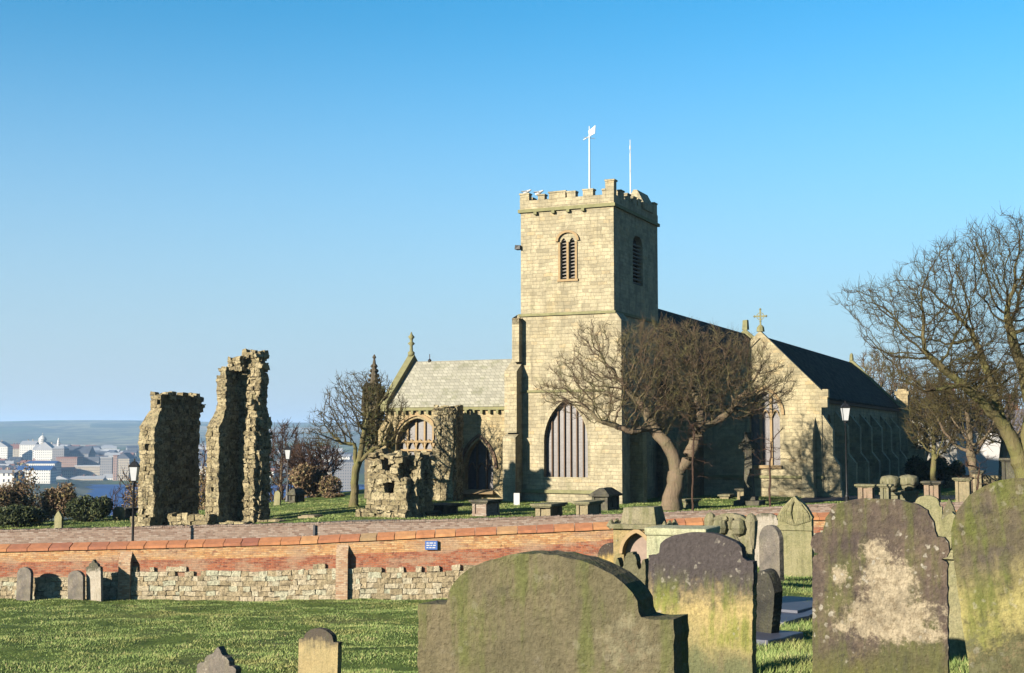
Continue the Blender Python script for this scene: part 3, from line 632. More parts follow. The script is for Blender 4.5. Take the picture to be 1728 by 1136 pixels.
# corner buttress facing the viewer
m = MB(); xb0, xb1 = Lf(1354, 800, CYf - .8)[0], Lf(1373, 800, CYf - .8)[0]; zt = Lf(1360, 712, CYf - .8)[1]
m.box(xb0, xb1, CYf - .9, CYf + .1, -.6, zt - .9); m.wedge(xb0, xb1, CYf - .9, CYf + .1, zt - .9, zt - .9, zt + .5); m.box(xb0 - .06, xb1 + .06, CYf - 1.0, CYf + .1, -.6, .6)
m.build('buttress', M['chapel'], church)
m = MB(); m.box(C0, C1 + .06, CYf - .12, CYf + .05, 1.25, 1.42); m.build('string_course', M['trim'], church)
m = MB(); m.box(cw[0] - cw[1] - .1, cw[0] + cw[1] + .1, CYf - .18, CYf + .3, cw[2] - .2, cw[2] - .003); m.build('sill', M['buffstone'], church)
# chimney-like pinnacle at the far end
m = MB(); zt = Ls(1517, 655, C1 + .5)[1]; m.box(C1 - .1, C1 + .9, CL - .2, CL + .9, -.6, zt - .5); m.box(C1 - .2, C1 + 1.0, CL - .3, CL + 1.0, zt - .5, zt - .2); m.box(C1 + .0, C1 + .8, CL, CL + .8, zt - .2, zt); m.build('pinnacle', M['church'], church)
m = MB(); m.box(C1 + .9, C1 + 2.3, CL - .2, CL + .7, -.6, 3.2); m.wedge(C1 + .9, C1 + 1.6, CL - .2, CL + .7, 3.2, 5.2, 5.2); m.build('buttress', M['church'], church)
# aisle between tower and chapel
m = MB(); ah = 6.2; m.box(-.1, C0 + .1, D_ - .3, CYf + 2, -.6, ah)
m.build('aisle_wall', M['church'], church)
m = MB(); m.hexa([(-.2, D_ - .45, ah), (C0 + .3, D_ - .45, ah - .4), (C0 + .3, 46, ah - .4), (-.2, 46, ah), (-.2, D_ - .45, ah + 2.2), (C0 + .3, D_ - .45, ah - .1), (C0 + .3, 46, ah - .1), (-.2, 46, ah + 2.2)]); m.build('aisle_roof', M['slate'], church)
m = MB(); m.box(.6, 1.5, D_ - 1.1, D_ - .3, -.6, 3.6); m.wedge(.6, 1.5, D_ - 1.1, D_ - .3, 3.6, 3.6, 4.6); m.build('buttress', M['church'], church)

# ------------------------------------------------------------------ walls of the lane
def brickwall():
    t = thing('boundary_wall', 'long red brick churchyard wall on a rubble stone base with orange terracotta coping, facing the grass slope', 'wall', (0, YW, 0))
    xs = np.arange(-45, 26.01, .5)
    def sb(x): b = g1(x, YW - .3); return b + (wtp_(x) - b) * .5
    wtp_ = lambda x: float(wtop(x)) - .3
    m = MB()
    for i in range(len(xs) - 1):
        x0, x1 = xs[i], xs[i + 1]
        rows = 6
        for r in range(rows):
            q = []
            for x, rr in ((x0, r), (x1, r), (x1, r + 1), (x0, r + 1)):
                b = sb(x) - .4; q.append((x, 0, b + (wtp_(x) - b) * rr / rows))
            m.face(q, r / (rows - 1))
        m.face([(x0, 0, wtp_(x0)), (x1, 0, wtp_(x1)), (x1, .5, wtp_(x1)), (x0, .5, wtp_(x0))]); m.face([(x0, .5, -7), (x1, .5, -7), (x1, .5, wtp_(x1)), (x0, .5, wtp_(x0))])
    m.build('brick_face', M['brick'], t, weld=True)
    m = MB(); x = -45
    while x < 25:
        l = random.uniform(.7, 1.0); z0 = wtp_(x); z1 = wtp_(x + l); g = .015
        p = [(x + g, -.10, z0), (x + l - g, -.10, z1), (x + l - g, .6, z1), (x + g, .6, z0), (x + g, -.10, z0 + .12), (x + l - g, -.10, z1 + .12), (x + l - g, .42, z1 + .30), (x + g, .42, z0 + .30)]
        p = [tuple(c + random.uniform(-.008, .008) for c in q) for q in p]; m.hexa(p, random.random() ** .8); x += l
    m.build('coping', M['coping'], t)
    m = MB(); x = -45
    # rubble base, irregular upper edge
    nrow = 7; rj = random.Random(4)
    for r in range(nrow + 1):
        x = -45 + random.random()
        while x < 25:
            l = random.uniform(.15, .6); b = g1(x, YW - .3) - .25; h = (sb(x) - b + .1) / nrow
            up = float(vnoise(np.array(x * .55), np.array(r * .3), 8))
            if r < nrow - 2 or (r == nrow - 2 and up > -.75) or (r == nrow - 1 and up > -.15 + rj.uniform(-.3, .3)) or (r == nrow and up > .55 + rj.uniform(-.3, .3)):
                o = random.uniform(.0, .03); z = b + r * h
                m.box(x + .006, x + l - .006, -.10 - o, .2, z + .004, z + h * random.uniform(.93, .99), .02)
            x += l
    erode(m.build('stone_base', M['wallstone'], t), 1, .035, 3)
    for u in (213, 578):
        x = P(u, 960, YW).x; b = g1(x, YW - .5); tp = wtp_(x) - .05
        m = MB(); m.box(x - .26, x + .26, -.30, .05, b - .3, tp - .5); m.wedge(x - .26, x + .26, -.30, .05, tp - .5, tp - .5, tp)
        m.build('buttress', M['buffbrick'], t)
    return t
bw_ = brickwall()
def greywall():
    xs = np.arange(-45, 26.01, .5); m = MB()
    for i in range(len(xs) - 1):
        x0, x1 = xs[i], xs[i + 1]; z0, z1 = float(gtop(x0)), float(gtop(x1))
        j0, j1 = .0, .0
        m.face([(x0, 0, z0 - 1.6), (x1, 0, z1 - 1.6), (x1, 0, z1), (x0, 0, z0)]); m.face([(x0, 0, z0), (x1, 0, z1), (x1, .45, z1 + .02), (x0, .45, z0 + .02)]); m.face([(x0, .45, z0 - 1), (x1, .45, z1 - 1), (x1, .45, z1 + .02), (x0, .45, z0 + .02)])
    x = -45
    t = thing('lane_wall', 'low weathered grey-brown brick wall behind the red brick wall, retaining the churchyard lawn', 'wall', (0, YG, 0))
    m.build('brick_face', M['greybrick'], t, weld=True)
    m = MB()
    while x < 25: m.box(x + .005, x + .1, -.03, .42, float(gtop(x)) - .01, float(gtop(x)) + random.uniform(.06, .1), .006); x += .105
    m.build('coping', M['greybrick'], t)
    for u, z in ((530, 0), ):
        p = P(u, 893, YG - .1).x; m = MB(); m.box(p - .045, p + .045, -.1, -.04, float(gtop(p)) - 1.2, float(gtop(p)) - .03); m.build('drainpipe', M['iron'], t)
greywall()
# enamel notice on the wall
p = P(728, 920, YW)
t = thing('notice_plate', 'small blue enamel notice with white lettering fixed to the red brick wall', 'sign', (p.x, YW - .13, p.z))
m = MB(); m.box(-.27, .27, 0, .12, -.19, .19); m.build('plate', plain('blue_enamel', (.10, .2, .55), .4, .1), t)
m = MB()
for z, ws in ((.10, (.1, .16, .08)), (.0, (.14, .08, .12)), (-.10, (.09, .1, .13))):
    x = -.21
    for q in ws: m.box(x, x + q, -.006, 0, z - .022, z + .022); x += q + .035
m.build('lettering', M['white'], t)

# ------------------------------------------------------------------ ruins
def ruin(name, label, u, v, Y, build, cat='ruin'):
    p = P(u, v, Y); z = g1(p.x, p.y)
    t = tag(bpy.data.objects.new(name, None), label, cat); bpy.data.objects.remove(t)
    m = MB(); build(m, z); 
    o = erode(m.build(name, M['ruin'])); o.location = (p.x, p.y, z); o.rotation_euler = (0, 0, -TH); return tag(o, label, cat)
def zz(v, Y, g): return P(864, v, Y).z - g
def r1(m, g):
    Y = 66; h = zz(664, Y, g); hb = zz(712, Y, g)
    m.masonry(0, .68, 0, 3.15, -.5, h, .3, .5, .03, .05, .03, .7)
    m.masonry(-.25, .70, -.45, .3, -.5, hb - .2, .32, .5, .03, .05, .03)
    m.hexa([(-.24, -.44, hb - .22), (.69, -.44, hb - .22), (.69, .1, hb - .22), (-.24, .1, hb - .22), (-.02, -.02, hb + .55), (.67, -.02, hb + .55), (.67, .1, hb + .55), (-.02, .1, hb + .55)], .5)
    m.masonry(-.5, .72, -.7, .2, -.5, .7, .3, .5, .05, .06, .03)
    m.masonry(0, .66, 3.0, 3.5, h - .9, h - .1, .2, .4, .05, .1, .05, .5)
ruin('ruined_pier', 'shorter ruined stone wall stump, flat topped with a wide dark side, leftmost of the ruins', 249, 880, 66, r1)
def r2(m, g):
    Y = 66; h1 = zz(622, Y, g); h2 = zz(590, Y, g); hb = zz(712, Y, g)
    m.masonry(0, .55, 0, 1.9, -.5, h1, .3, .45, .03, .05, .02, .5)
    m.masonry(.1, .9, .7, 1.8, h1 - .1, h2 - .3, .28, .4, .05, .08, .06, .8)
    m.masonry(-.2, .57, -.5, .3, -.5, hb - .2, .32, .45, .03, .05, .03)
    m.hexa([(-.19, -.49, hb - .22), (.56, -.49, hb - .22), (.56, .1, hb - .22), (-.19, .1, hb - .22), (-.02, -.02, hb + .55), (.54, -.02, hb + .55), (.54, .1, hb + .55), (-.02, .1, hb + .55)], .5)
    m.masonry(.5, 1.78, 1.15, 1.85, -.5, h2, .3, .45, .05, .09, .05, .9)
    m.masonry(1.25, 1.85, .7, 1.3, -.5, hb + .1, .3, .4, .07, .12, .07, .8)
    m.masonry(1.45, 2.0, 1.0, 1.9, -.5, hb + .1, .3, .4, .08, .14, .08, .8)
    for i in range(34):
        z = random.uniform(0, h2); x = random.uniform(1.3, 1.85) if z < h2 * .6 else random.uniform(1.4, 1.72); m.box(x, x + random.uniform(.1, .25), .9 + random.uniform(-.15, .25), 1.8, z - .12, z + random.uniform(.05, .16), .05)
    m.masonry(-.35, 2.2, -.6, .2, -.6, .25, .3, .5, .05, .08, .1)
ruin('ruined_pier', 'tallest ruined stone pier with jagged top and deep shadowed recess', 362, 880, 66, r2)
def r3(m, g):       # low pier with holes
    Y = 65; h = zz(765, Y, g)
    m.masonry(0, 2.25, 0, 2.5, -.5, 1.2, .35, .6, .03, .06, .02)
    m.masonry(.05, 1.0, .05, 2.3, 1.2, h, .33, .5, .05, .09, .03, .9)
    m.masonry(1.55, 2.2, .1, 2.3, 1.15, 1.9, .33, .5, .05, .08, .05)
    m.masonry(1.0, 1.6, .9, 2.2, 1.2, h - .1, .33, .5, .05, .1, .1, .9)
    m.masonry(1.35, 1.75, .1, 1.0, 1.85, h - .25, .2, .35, .07, .1, .1, .9); m.masonry(2.0, 2.6, .7, 2.2, 1.85, h + .02, .33, .45, .08, .12, .1, .9)
    m.masonry(.85, 1.75, .0, .7, 1.85, 2.25, .2, .35, .07, .1, .1); m.masonry(2.2, 2.5, .6, 2.3, -.5, 1.95, .33, .5, .06, .1, .05)
    for i in range(22): z = random.uniform(1.5, h); m.box(*(lambda x: (x, x + .35))(random.uniform(.1, 1.7)), -.08, .5, z, z + .2, .07)
    m.masonry(-.4, 2.4, -.35, .2, -.6, .35, .3, .5, .07, .1, .1)
ruin('ruined_pier', 'lowest ruined stone stump with ragged holes, directly behind the brick wall', 618, 880, 65, r3)
def r4(m, g):       # pier close in front of the wing
    Y = 81.5; h = zz(686, Y, g)
    m.masonry(0, 1.15, 0, .7, -.5, h - .1, .32, .45, .05, .08, .03, .5)
    m.masonry(.95, 1.25, .2, 1.2, -.5, h, .32, .45, .04, .07, .03, .4)
    m.masonry(-1.0, .9, .25, 1.0, -.5, 1.6, .33, .5, .05, .08, .03, .6); m.masonry(-.5, .2, .3, .9, 1.5, 3.4, .3, .42, .07, .12, .1, .8)
    m.masonry(-.15, 1.15, -.1, .9, h - .5, h + .02, .25, .5, .05, .1, 0, .4)
    for i in range(26): z = random.uniform(.8, h - .3); m.box(-.15 + random.uniform(-.15, .15), .3, -.08, .4, z, z + random.uniform(.12, .3), .06)
ruin('ruined_pier', 'slender upright ruined stone pier standing in front of the arched windows of the pale-roofed wing', 736, 850, 81.5, r4)
def low(m, g): m.masonry(0, 2.5, 0, .6, -.5, .72, .3, .6, .05, .08, .05, .5)
ruin('low_wall', 'low remnant of cream stone walling between the two tall ruined piers', 282, 880, 65.8, low, 'wall')
def kerb(m, g): m.masonry(0, 5.0, 0, .4, -.5, .14, .3, .8, .03, .05, .02)
ruin('kerb_wall', 'ankle-high stone footing running right from the tallest ruined pier', 432, 880, 66, kerb, 'wall')

# ------------------------------------------------------------------ trees
def colonize(skel, att, step=.4, dk=.7, di=4.0, iters=90, trop=(0, 0, .05), jit=.12, seed=0):
    rg = np.random.default_rng(seed); pos = []; par = []
    ids = {}
    for li, (start, pts) in enumerate(skel):       # start: None or (limb index, node index in limb)
        pts = [np.array(p, float) for p in pts]; prev = -1 if start is None else ids[start[0]][int(start[1] * (len(ids[start[0]]) - 1))]
        lst = []
        if start is None: pos.append(pts[0]); par.append(-1); prev = 0; lst.append(0); cur = pts[0]; rest = pts[1:]
        else: cur = pos[prev]; rest = pts
        for q in rest:
            n = max(1, int(np.linalg.norm(q - cur) / step))
            for k in range(1, n + 1): pos.append(cur + (q - cur) * k / n + (rg.normal(0, .02, 3) if k < n else 0)); par.append(prev); prev = len(pos) - 1; lst.append(prev)
            cur = q
        ids[li] = lst
    pos = np.array(pos); par = list(par); A = np.array(att, float); trop = np.array(trop)
    nd = np.full(len(A), 1e9); ni = np.zeros(len(A), int)
    def upd(i0):
        nonlocal nd, ni
        P_ = pos[i0:]
        for c in range(0, len(P_), 400):
            d = np.linalg.norm(A[:, None, :] - P_[None, c:c + 400, :], axis=2); j = d.argmin(1); dm = d[np.arange(len(A)), j]; b = dm < nd
            nd[b] = dm[b]; ni[b] = j[b] + i0 + c
    upd(0)
    for it in range(iters):
        k = nd > dk; A, nd, ni = A[k], nd[k], ni[k]
        if not len(A): break
        act = nd < di
        if not act.any(): act = nd <= nd.min() + .5
        u, inv = np.unique(ni[act], return_inverse=True); d = A[act] - pos[ni[act]]; d /= np.linalg.norm(d, axis=1)[:, None]
        s = np.zeros((len(u), 3)); np.add.at(s, inv, d); s /= np.linalg.norm(s, axis=1)[:, None] + 1e-9
        s += trop + rg.normal(0, jit, s.shape); s /= np.linalg.norm(s, axis=1)[:, None]
        new = pos[u] + s * step; i0 = len(pos); pos = np.vstack([pos, new]); par += list(u); upd(i0)
        if len(pos) > 30000: break
    return pos, np.array(par)
def radii(par, rt, R0):
    n = len(par); cnt = np.zeros(n); ch = np.zeros(n, int); np.add.at(ch, par[par >= 0], 1); cnt[ch == 0] = 1
    for i in range(n - 1, -1, -1):
        if par[i] >= 0: cnt[par[i]] += cnt[i]
    e = math.log(max(cnt[0], 2)) / math.log(R0 / rt); return rt * cnt ** (1 / e), ch
def tubes(p0, p1, d0, d1, r0, r1, k):
    def rg(p, d, r):
        up = np.where(np.abs(d[:, 2:3]) > .9, np.array([[1., 0, 0]]), np.array([[0, 0, 1.]])); a = np.cross(d, up); a /= np.linalg.norm(a, axis=1)[:, None] + 1e-9; b = np.cross(d, a)
        t = np.arange(k) * 2 * math.pi / k
        return p[:, None, :] + (a[:, None, :] * np.cos(t)[None, :, None] + b[:, None, :] * np.sin(t)[None, :, None]) * r[:, None, None]
    n = len(p0); v = np.concatenate([rg(p0, d0, r0), rg(p1, d1, r1)], 1).reshape(-1, 3); base = (np.arange(n) * 2 * k)[:, None, None]; i = np.arange(k)
    f = np.stack([i, (i + 1) % k, k + (i + 1) % k, k + i], -1)[None] + base
    return v, f.reshape(-1, 4)
def tree(label, base, skel, att, R0=.4, rt=.014, step=.4, dk=.7, di=4, bark='bark', twig='twig', ntw=3, ltw=.5, rtw=.011, seed=1, trop=(0, 0, .05), jit=.12, iters=90, thick=.055, group=None, name='bare_tree', cat='tree', upw=.35):
    base = np.array(base, float); t = thing(name, label, cat, tuple(base), 0, group)
    sk = [(s, [np.array(p) - base for p in pts]) for s, pts in skel]
    pos, par = colonize(sk, np.array(att) - base, step, dk, di, iters, trop, jit, seed)
    r, ch = radii(par, rt, R0); rg = np.random.default_rng(seed + 50)
    z0 = pos[:, 2]; r = r * (1 + .55 * np.exp(-np.maximum(z0, 0) / .35) * (r > R0 * .7))
    i = np.arange(len(pos)); has = par >= 0; i = i[has]; p = par[i]
    d = pos[i] - pos[p]; L = np.linalg.norm(d, axis=1)[:, None]; d = d / (L + 1e-9); D = np.zeros_like(pos); D[i] = d; D[par < 0] = (0, 0, 1)
    # main child = thickest: keep direction continuity
    mc = {}
    for a_, b_ in zip(i, p):
        if b_ not in mc or r[a_] > r[mc[b_]]: mc[b_] = a_
    Nd = D.copy()
    for b_, a_ in mc.items(): Nd[b_] = D[b_] + D[a_] if par[b_] >= 0 else D[a_]
    Nd /= np.linalg.norm(Nd, axis=1)[:, None] + 1e-9
    ismain = np.array([mc[b_] == a_ for a_, b_ in zip(i, p)]); r0 = np.where(ismain, r[p], np.minimum(r[p], r[i] * 1.35))
    dd = np.where(ismain[:, None], Nd[p], d)
    big = r[i] >= thick
    for nm, sel, k, mt in (('trunk', big, 9, bark), ('crown', ~big, 4, twig)):
        if not sel.any(): continue
        v, f = tubes(pos[p][sel], pos[i][sel], dd[sel], Nd[i][sel], r0[sel], r[i][sel], k)
        if nm == 'crown':
            c = np.where(r < thick * .6)[0]; c = np.repeat(c, ntw); n = len(c)
            q0 = pos[c] - D[c] * (rg.random((n, 1)) * step); w = D[c] + rg.normal(0, .55, (n, 3)) + np.array([0, 0, upw]); w /= np.linalg.norm(w, axis=1)[:, None]
            l = ltw * rg.uniform(.4, 1.2, (n, 1)); q1 = q0 + w * l * .5; w2 = w + rg.normal(0, .3, (n, 3)) + np.array([0, 0, upw * .6]); w2 /= np.linalg.norm(w2, axis=1)[:, None]; q2 = q1 + w2 * l * .6
            o = np.ones(n)
            v1, f1 = tubes(q0, q1, w, w, o * rtw * 1.1, o * rtw * .85, 3); v2, f2 = tubes(q1, q2, w2, w2, o * rtw * .85, o * rtw * .5, 3)
            f = np.vstack([f, f1 + len(v), f2 + len(v) + len(v1)]); v = np.vstack([v, v1, v2])
        else:
            rr = np.repeat(np.repeat(r[i][sel], 2), k)[:, None]; q = v * np.array([7., 7., 2.2])
            nn = np.stack([vnoise(q[:, 0] + q[:, 2], q[:, 1] - q[:, 2] * .7, 1), vnoise(q[:, 1] + q[:, 2] * .8, q[:, 0], 2), vnoise(q[:, 0], q[:, 2], 3)], 1)
            v = v + nn * np.minimum(rr * .16, .06)
        rawmesh(nm, v, f, M[mt], t, smooth=(nm == 'trunk'))
    return t
def cloud(spec, n, Y, dy, seed=0, shell=.0, pw=3.0):
    """attractors: spec = list of (u, v, ru, rv) ellipses seen at depth Y, dy = half depth"""
    rg = np.random.default_rng(seed); out = []; A = np.array([s[2] * s[3] for s in spec], float); A /= A.sum()
    for s, a in zip(spec, A):
        k = int(n * a); q = rg.normal(0, 1, (k, 3)); q /= np.linalg.norm(q, axis=1)[:, None]; q *= (shell + (1 - shell) * rg.random((k, 1))) ** (1 / pw)
        c = P(s[0], s[1], Y); sc_ = Y / FPX; yo = s[4] if len(s) > 4 else 0
        out.append(np.stack([c.x + q[:, 0] * s[2] * sc_, Y + yo + q[:, 1] * dy * min(1, s[2] / 90 + .3), c.z + q[:, 2] * s[3] * sc_], 1))
    return np.vstack(out)
def PT(u, v, Y): return np.array(P(u, v, Y))
def onground(u, Y): x = P(u, 800, Y).x; return np.array((x, Y, g1(x, Y) - .1))
# windswept tree before the tower
Y = 72; b = onground(1131, Y)
sk = [(None, [b, PT(1136, 830, Y), PT(1143, 800, Y)]),
      ((0, 1), [PT(1137, 772, Y), PT(1124, 748, Y), PT(1108, 730, Y + .3), PT(1096, 715, Y + .3)]),
      ((0, 1), [PT(1160, 776, Y), PT(1170, 752, Y), PT(1176, 732, Y), PT(1186, 718, Y - .3)]),
      ((1, .97), [PT(1066, 728, Y - .5), PT(1030, 716, Y - .8), PT(1016, 712, Y - 1)]),
      ((1, .97), [PT(1088, 690, Y + .6), PT(1060, 660, Y + 1)]),
      ((2, .97), [PT(1215, 706, Y), PT(1238, 690, Y - .5)]),
      ((2, .97), [PT(1182, 690, Y + .8), PT(1170, 655, Y + 1.2)])]
att = np.vstack([cloud([(1095, 605, 85, 62), (1190, 622, 95, 58), (1080, 665, 110, 50), (1200, 665, 110, 50), (1160, 600, 90, 55), (1110, 570, 60, 32), (1140, 640, 160, 75), (1115, 560, 70, 30), (1215, 590, 80, 40)], 6500, Y, 4.4, 1, pw=2.2),
                 cloud([(985, 625, 60, 45), (965, 675, 62, 28), (1020, 700, 60, 26), (1270, 630, 55, 55), (1300, 655, 50, 40), (1270, 690, 50, 26), (1000, 590, 40, 30), (930, 655, 35, 14), (955, 640, 45, 22), (1010, 650, 110, 50), (1270, 650, 80, 55), (1000, 560, 40, 24), (925, 660, 30, 12), (1320, 640, 30, 26)], 3400, Y, 2.8, 2, pw=2.0)])
tree('broad windswept bare tree with forked trunk in front of the tower', b, sk, att, .50, .010, .25, .42, 4, 'bark', 'twigwarm', 5, .5, .007, 3, (0, 0, .02), .26)
# big tree at the right edge
Y = 50; b = np.array((P(1748, 800, Y).x, Y, g1(P(1748, 800, Y).x, Y) - .1))
b[2] = GZ
sk = [(None, [b, PT(1728, 790, Y), PT(1708, 742, Y), PT(1690, 705, Y)]),
      ((0, .98), [PT(1650, 670, Y - .5), PT(1600, 630, Y - .8), PT(1560, 590, Y - 1)]),
      ((0, .98), [PT(1670, 640, Y + .8), PT(1640, 560, Y + 1.2)]),
      ((0, .7), [PT(1740, 690, Y), PT(1725, 620, Y + .4), PT(1700, 540, Y + .5)]),
      ((0, .5), [PT(1790, 700, Y - .3), PT(1830, 620, Y - .5)]),
      ((1, .5), [PT(1560, 660, Y - 1.2), PT(1520, 640, Y - 1.5)])]
att = np.vstack([cloud([(1650, 500, 150, 110), (1600, 560, 160, 90), (1800, 520, 180, 150), (1700, 450, 100, 80), (1560, 500, 90, 60), (1490, 510, 70, 35), (1640, 660, 90, 45), (1560, 620, 80, 50), (1440, 495, 30, 16), (1640, 430, 80, 50), (1700, 400, 80, 45), (1720, 620, 90, 70), (1650, 600, 150, 90)], 8000, Y, 3.8, 3, pw=2.4)])
tree('large spreading bare tree with green-tinged branches fanning to the upper left at the right edge', b, sk, att, .40, .0075, .24, .34, 4, 'barkgreen', 'twiggreen', 4, .45, .0055, 5, (-.05, 0, .08), .2)
# tree left of the wing
Y = 76.5; b = onground(598, Y)
sk = [(None, [b, PT(598, 815, Y), PT(601, 790, Y), PT(610, 772, Y)]), ((0, .98), [PT(632, 756, Y), PT(660, 744, Y)]), ((0, .9), [PT(598, 750, Y), PT(575, 748, Y)]), ((0, .95), [PT(612, 740, Y), PT(620, 710, Y)])]
att = cloud([(600, 680, 60, 58), (575, 710, 55, 40), (640, 700, 55, 55), (545, 735, 38, 22), (660, 735, 40, 25), (620, 655, 50, 30)], 4500, Y, 3.2, 5)
tree('rounded bare tree with slender pale trunk left of the pale-roofed wing', b, sk, att, .23, .012, .24, .34, 4, 'barkgreen', 'twiggreen', 2, .36, .009, 8)
# out of sight, beyond the left of the frame a tree whose branches shade the tower foot is omitted
def easy(label, u, Y, vt, hw, n=500, R0=.2, twig='twig', bark='bark', seed=1, vb=None, group=None, k=3, z0=None, name='bare_tree', cat='tree', rtw=.016, ltw=.7, f0=.3):
    b = onground(u, Y)
    if z0 is not None: b[2] = z0
    top = P(u, vt, Y).z; H = top - b[2]; px = Y / FPX; W = hw * px
    rg = np.random.default_rng(seed); q = rg.normal(0, 1, (n, 3)); q /= np.linalg.norm(q, axis=1)[:, None]; q *= rg.random((n, 1)) ** (1 / 3)
    att = np.stack([b[0] + q[:, 0] * W, b[1] + q[:, 1] * W, b[2] + H * (f0 + 1) / 2 + q[:, 2] * H * (1 - f0) / 2], 1)
    sk = [(None, [b, b + np.array((rg.normal(0, .15), 0, H * f0 * .6)), b + np.array((rg.normal(0, .3), 0, H * f0))])]
    st = max(.26, H / 32)
    return tree(label, b, sk, att, R0, .016, st, st * 1.4, st * 10, bark, twig, k, ltw, rtw, seed, group=group, name=name, cat=cat, thick=.05)
easy('small bare tree with two pale curving stems behind the mossy tombs right of the church', 1578, 92, 640, 50, 900, .2, 'twiggreen', 'barkgreen', 11, k=5)
easy('dark-trunked bare tree behind the chest tombs at the right', 1640, 88, 600, 76, 1500, .3, 'twiggreen', 'bark', 12, k=4)
easy('distant rounded bare tree showing above the end of the dark chapel roof', 1490, 135, 588, 70, 1800, .3, 'twigwarm', 'bark', 13, k=5, rtw=.022)
easy('bare brown tree beyond the far end of the church, next to the dark pinnacle', 1560, 120, 625, 62, 1300, .3, 'twigwarm', 'bark', 14, k=4, rtw=.02)
easy('bare tree standing before the pale houses at the right', 1690, 112, 605, 72, 1200, .3, 'twigwarm', 'bark', 15, k=4, rtw=.018)
easy('bare brown tree right of the tallest ruined pier, at the lawn edge', 478, 100, 712, 46, 1600, .22, 'twigred', 'bark', 16, k=4, rtw=.02)
easy('low brown tree between the tallest ruined pier and the pale-trunked tree', 530, 98, 745, 50, 1500, .2, 'twigred', 'bark', 17, k=4, rtw=.02)
easy('bushy brown tree seen between the two tall ruined piers', 345, 98, 745, 32, 1000, .2, 'twigred', 'bark', 18, k=4, rtw=.02)
easy('bare brown tree behind the left lamp post', 222, 95, 780, 38, 1000, .18, 'twigred', 'bark', 19, k=4, rtw=.02)
# saplings
for i, (u, Y, vt, lab) in enumerate(((1168, 64.5, 690, 'thin staked sapling just right of the windswept tree trunk'), (1298, 65, 715, 'thin sapling in front of the sunlit chapel gable'), (1649, 66, 760, 'thin sapling by the tombs at the far right'))):
    b = onground(u, Y); top = PT(u + 3, vt, Y); H = top[2] - b[2]; rg = np.random.default_rng(60 + i)
    q = rg.normal(0, 1, (70, 3)); att = np.stack([b[0] + q[:, 0] * .5, b[1] + q[:, 1] * .4, b[2] + H * .68 + q[:, 2] * H * .16], 1)
    tree(lab, b, [(None, [b, (b + top) / 2 + np.array((-.03, 0, 0)), top - np.array((0, 0, H * .2))])], att, .05, .008, .22, .3, 3, 'twigred', 'twigred', 2, .3, .006, 70 + i, thick=.03, name='sapling')
# shrubs
def shrub(label, u, Y, vt, hw, mat, n=5000, leaf=.12, seed=1, name='shrub', zb=None, dy=None, lobes=6):
    b = onground(u, Y)
    if zb is not None: b[2] = zb
    H = P(u, vt, Y).z - b[2]; W = hw * Y / FPX; t = thing(name, label, 'shrub', tuple(b)); rg = np.random.default_rng(seed); dy = dy or W
    C = np.stack([rg.uniform(-.6, .6, lobes) * W, rg.uniform(-.5, .5, lobes) * dy, rg.uniform(.35, .62, lobes) * H], 1); Rr = rg.uniform(.3, .5, lobes)
    j = rg.integers(0, lobes, n); q = rg.normal(0, 1, (n, 3)); q /= np.linalg.norm(q, axis=1)[:, None]; q *= (.55 + .45 * rg.random((n, 1)) ** .5) * (1 + .15 * np.sin(q[:, :1] * 9) * np.cos(q[:, 1:2] * 8))
    c = C[j] + q * np.stack([Rr[j] * W, Rr[j] * dy, Rr[j] * H * .85], 1); c[:, 2] = np.maximum(c[:, 2], .02)
    a = rg.normal(0, 1, (n, 3)); a /= np.linalg.norm(a, axis=1)[:, None]; bb = np.cross(a, rg.normal(0, 1, (n, 3))); bb /= np.linalg.norm(bb, axis=1)[:, None]
    s = leaf * rg.uniform(.6, 1.4, (n, 1)); v = np.stack([c - a * s, c + bb * s * .4, c + a * s, c - bb * s * .4], 1).reshape(-1, 3)
    rawmesh('foliage', v, np.arange(4 * n).reshape(-1, 4), M[mat], t, tone=rg.random(n))
    m = MB()
    for i in range(lobes):
        m.bar((0, 0, -.1), tuple(C[i]), .06, 5, .02)
        for k in range(8):
            d = rg.normal(0, 1, 3); d[2] = abs(d[2]); d /= np.linalg.norm(d); m.bar(tuple(C[i]), tuple(C[i] + d * np.array([W, dy, H]) * Rr[i]), .025, 4, .008)
    m.build('stem', M['twig'], t); return t
shrub('dark rounded evergreen bush at the left lawn edge', 152, 74, 830, 46, 'ever', 7000, .09, 1)
shrub('yellow-brown bush left of the dark evergreen bush', 105, 76, 814, 40, 'brush', 6000, .09, 2)
shrub('tall brown thicket on the far left beneath the white building', 42, 82, 786, 66, 'brush', 11000, .10, 3)
shrub('rusty brown bush on the extreme left edge', 5, 74, 812, 46, 'brush', 5000, .09, 4)
shrub('low dark green bush at the bottom of the left thicket', 35, 71, 848, 60, 'ever', 6000, .08, 5)
shrub('mixed brown bush beside the distant lamp post', 525, 96, 780, 60, 'brush', 7000, .12, 6)
shrub('reddish bush near the pale-trunked tree', 560, 93, 832, 22, 'brush', 2500, .09, 7)
shrub('brown scrub behind the shorter ruined pier', 240, 90, 795, 45, 'brush', 6000, .11, 8)
shrub('brown scrub between the tall ruined piers', 342, 92, 775, 34, 'brush', 4000, .11, 9)
shrub('dark evergreen bush behind the forked tree at right', 1600, 100, 770, 35, 'ever', 6000, .13, 10)
shrub('dark evergreen hedge bush beside the far end of the chapel', 1555, 98, 765, 28, 'ever', 5000, .13, 11)

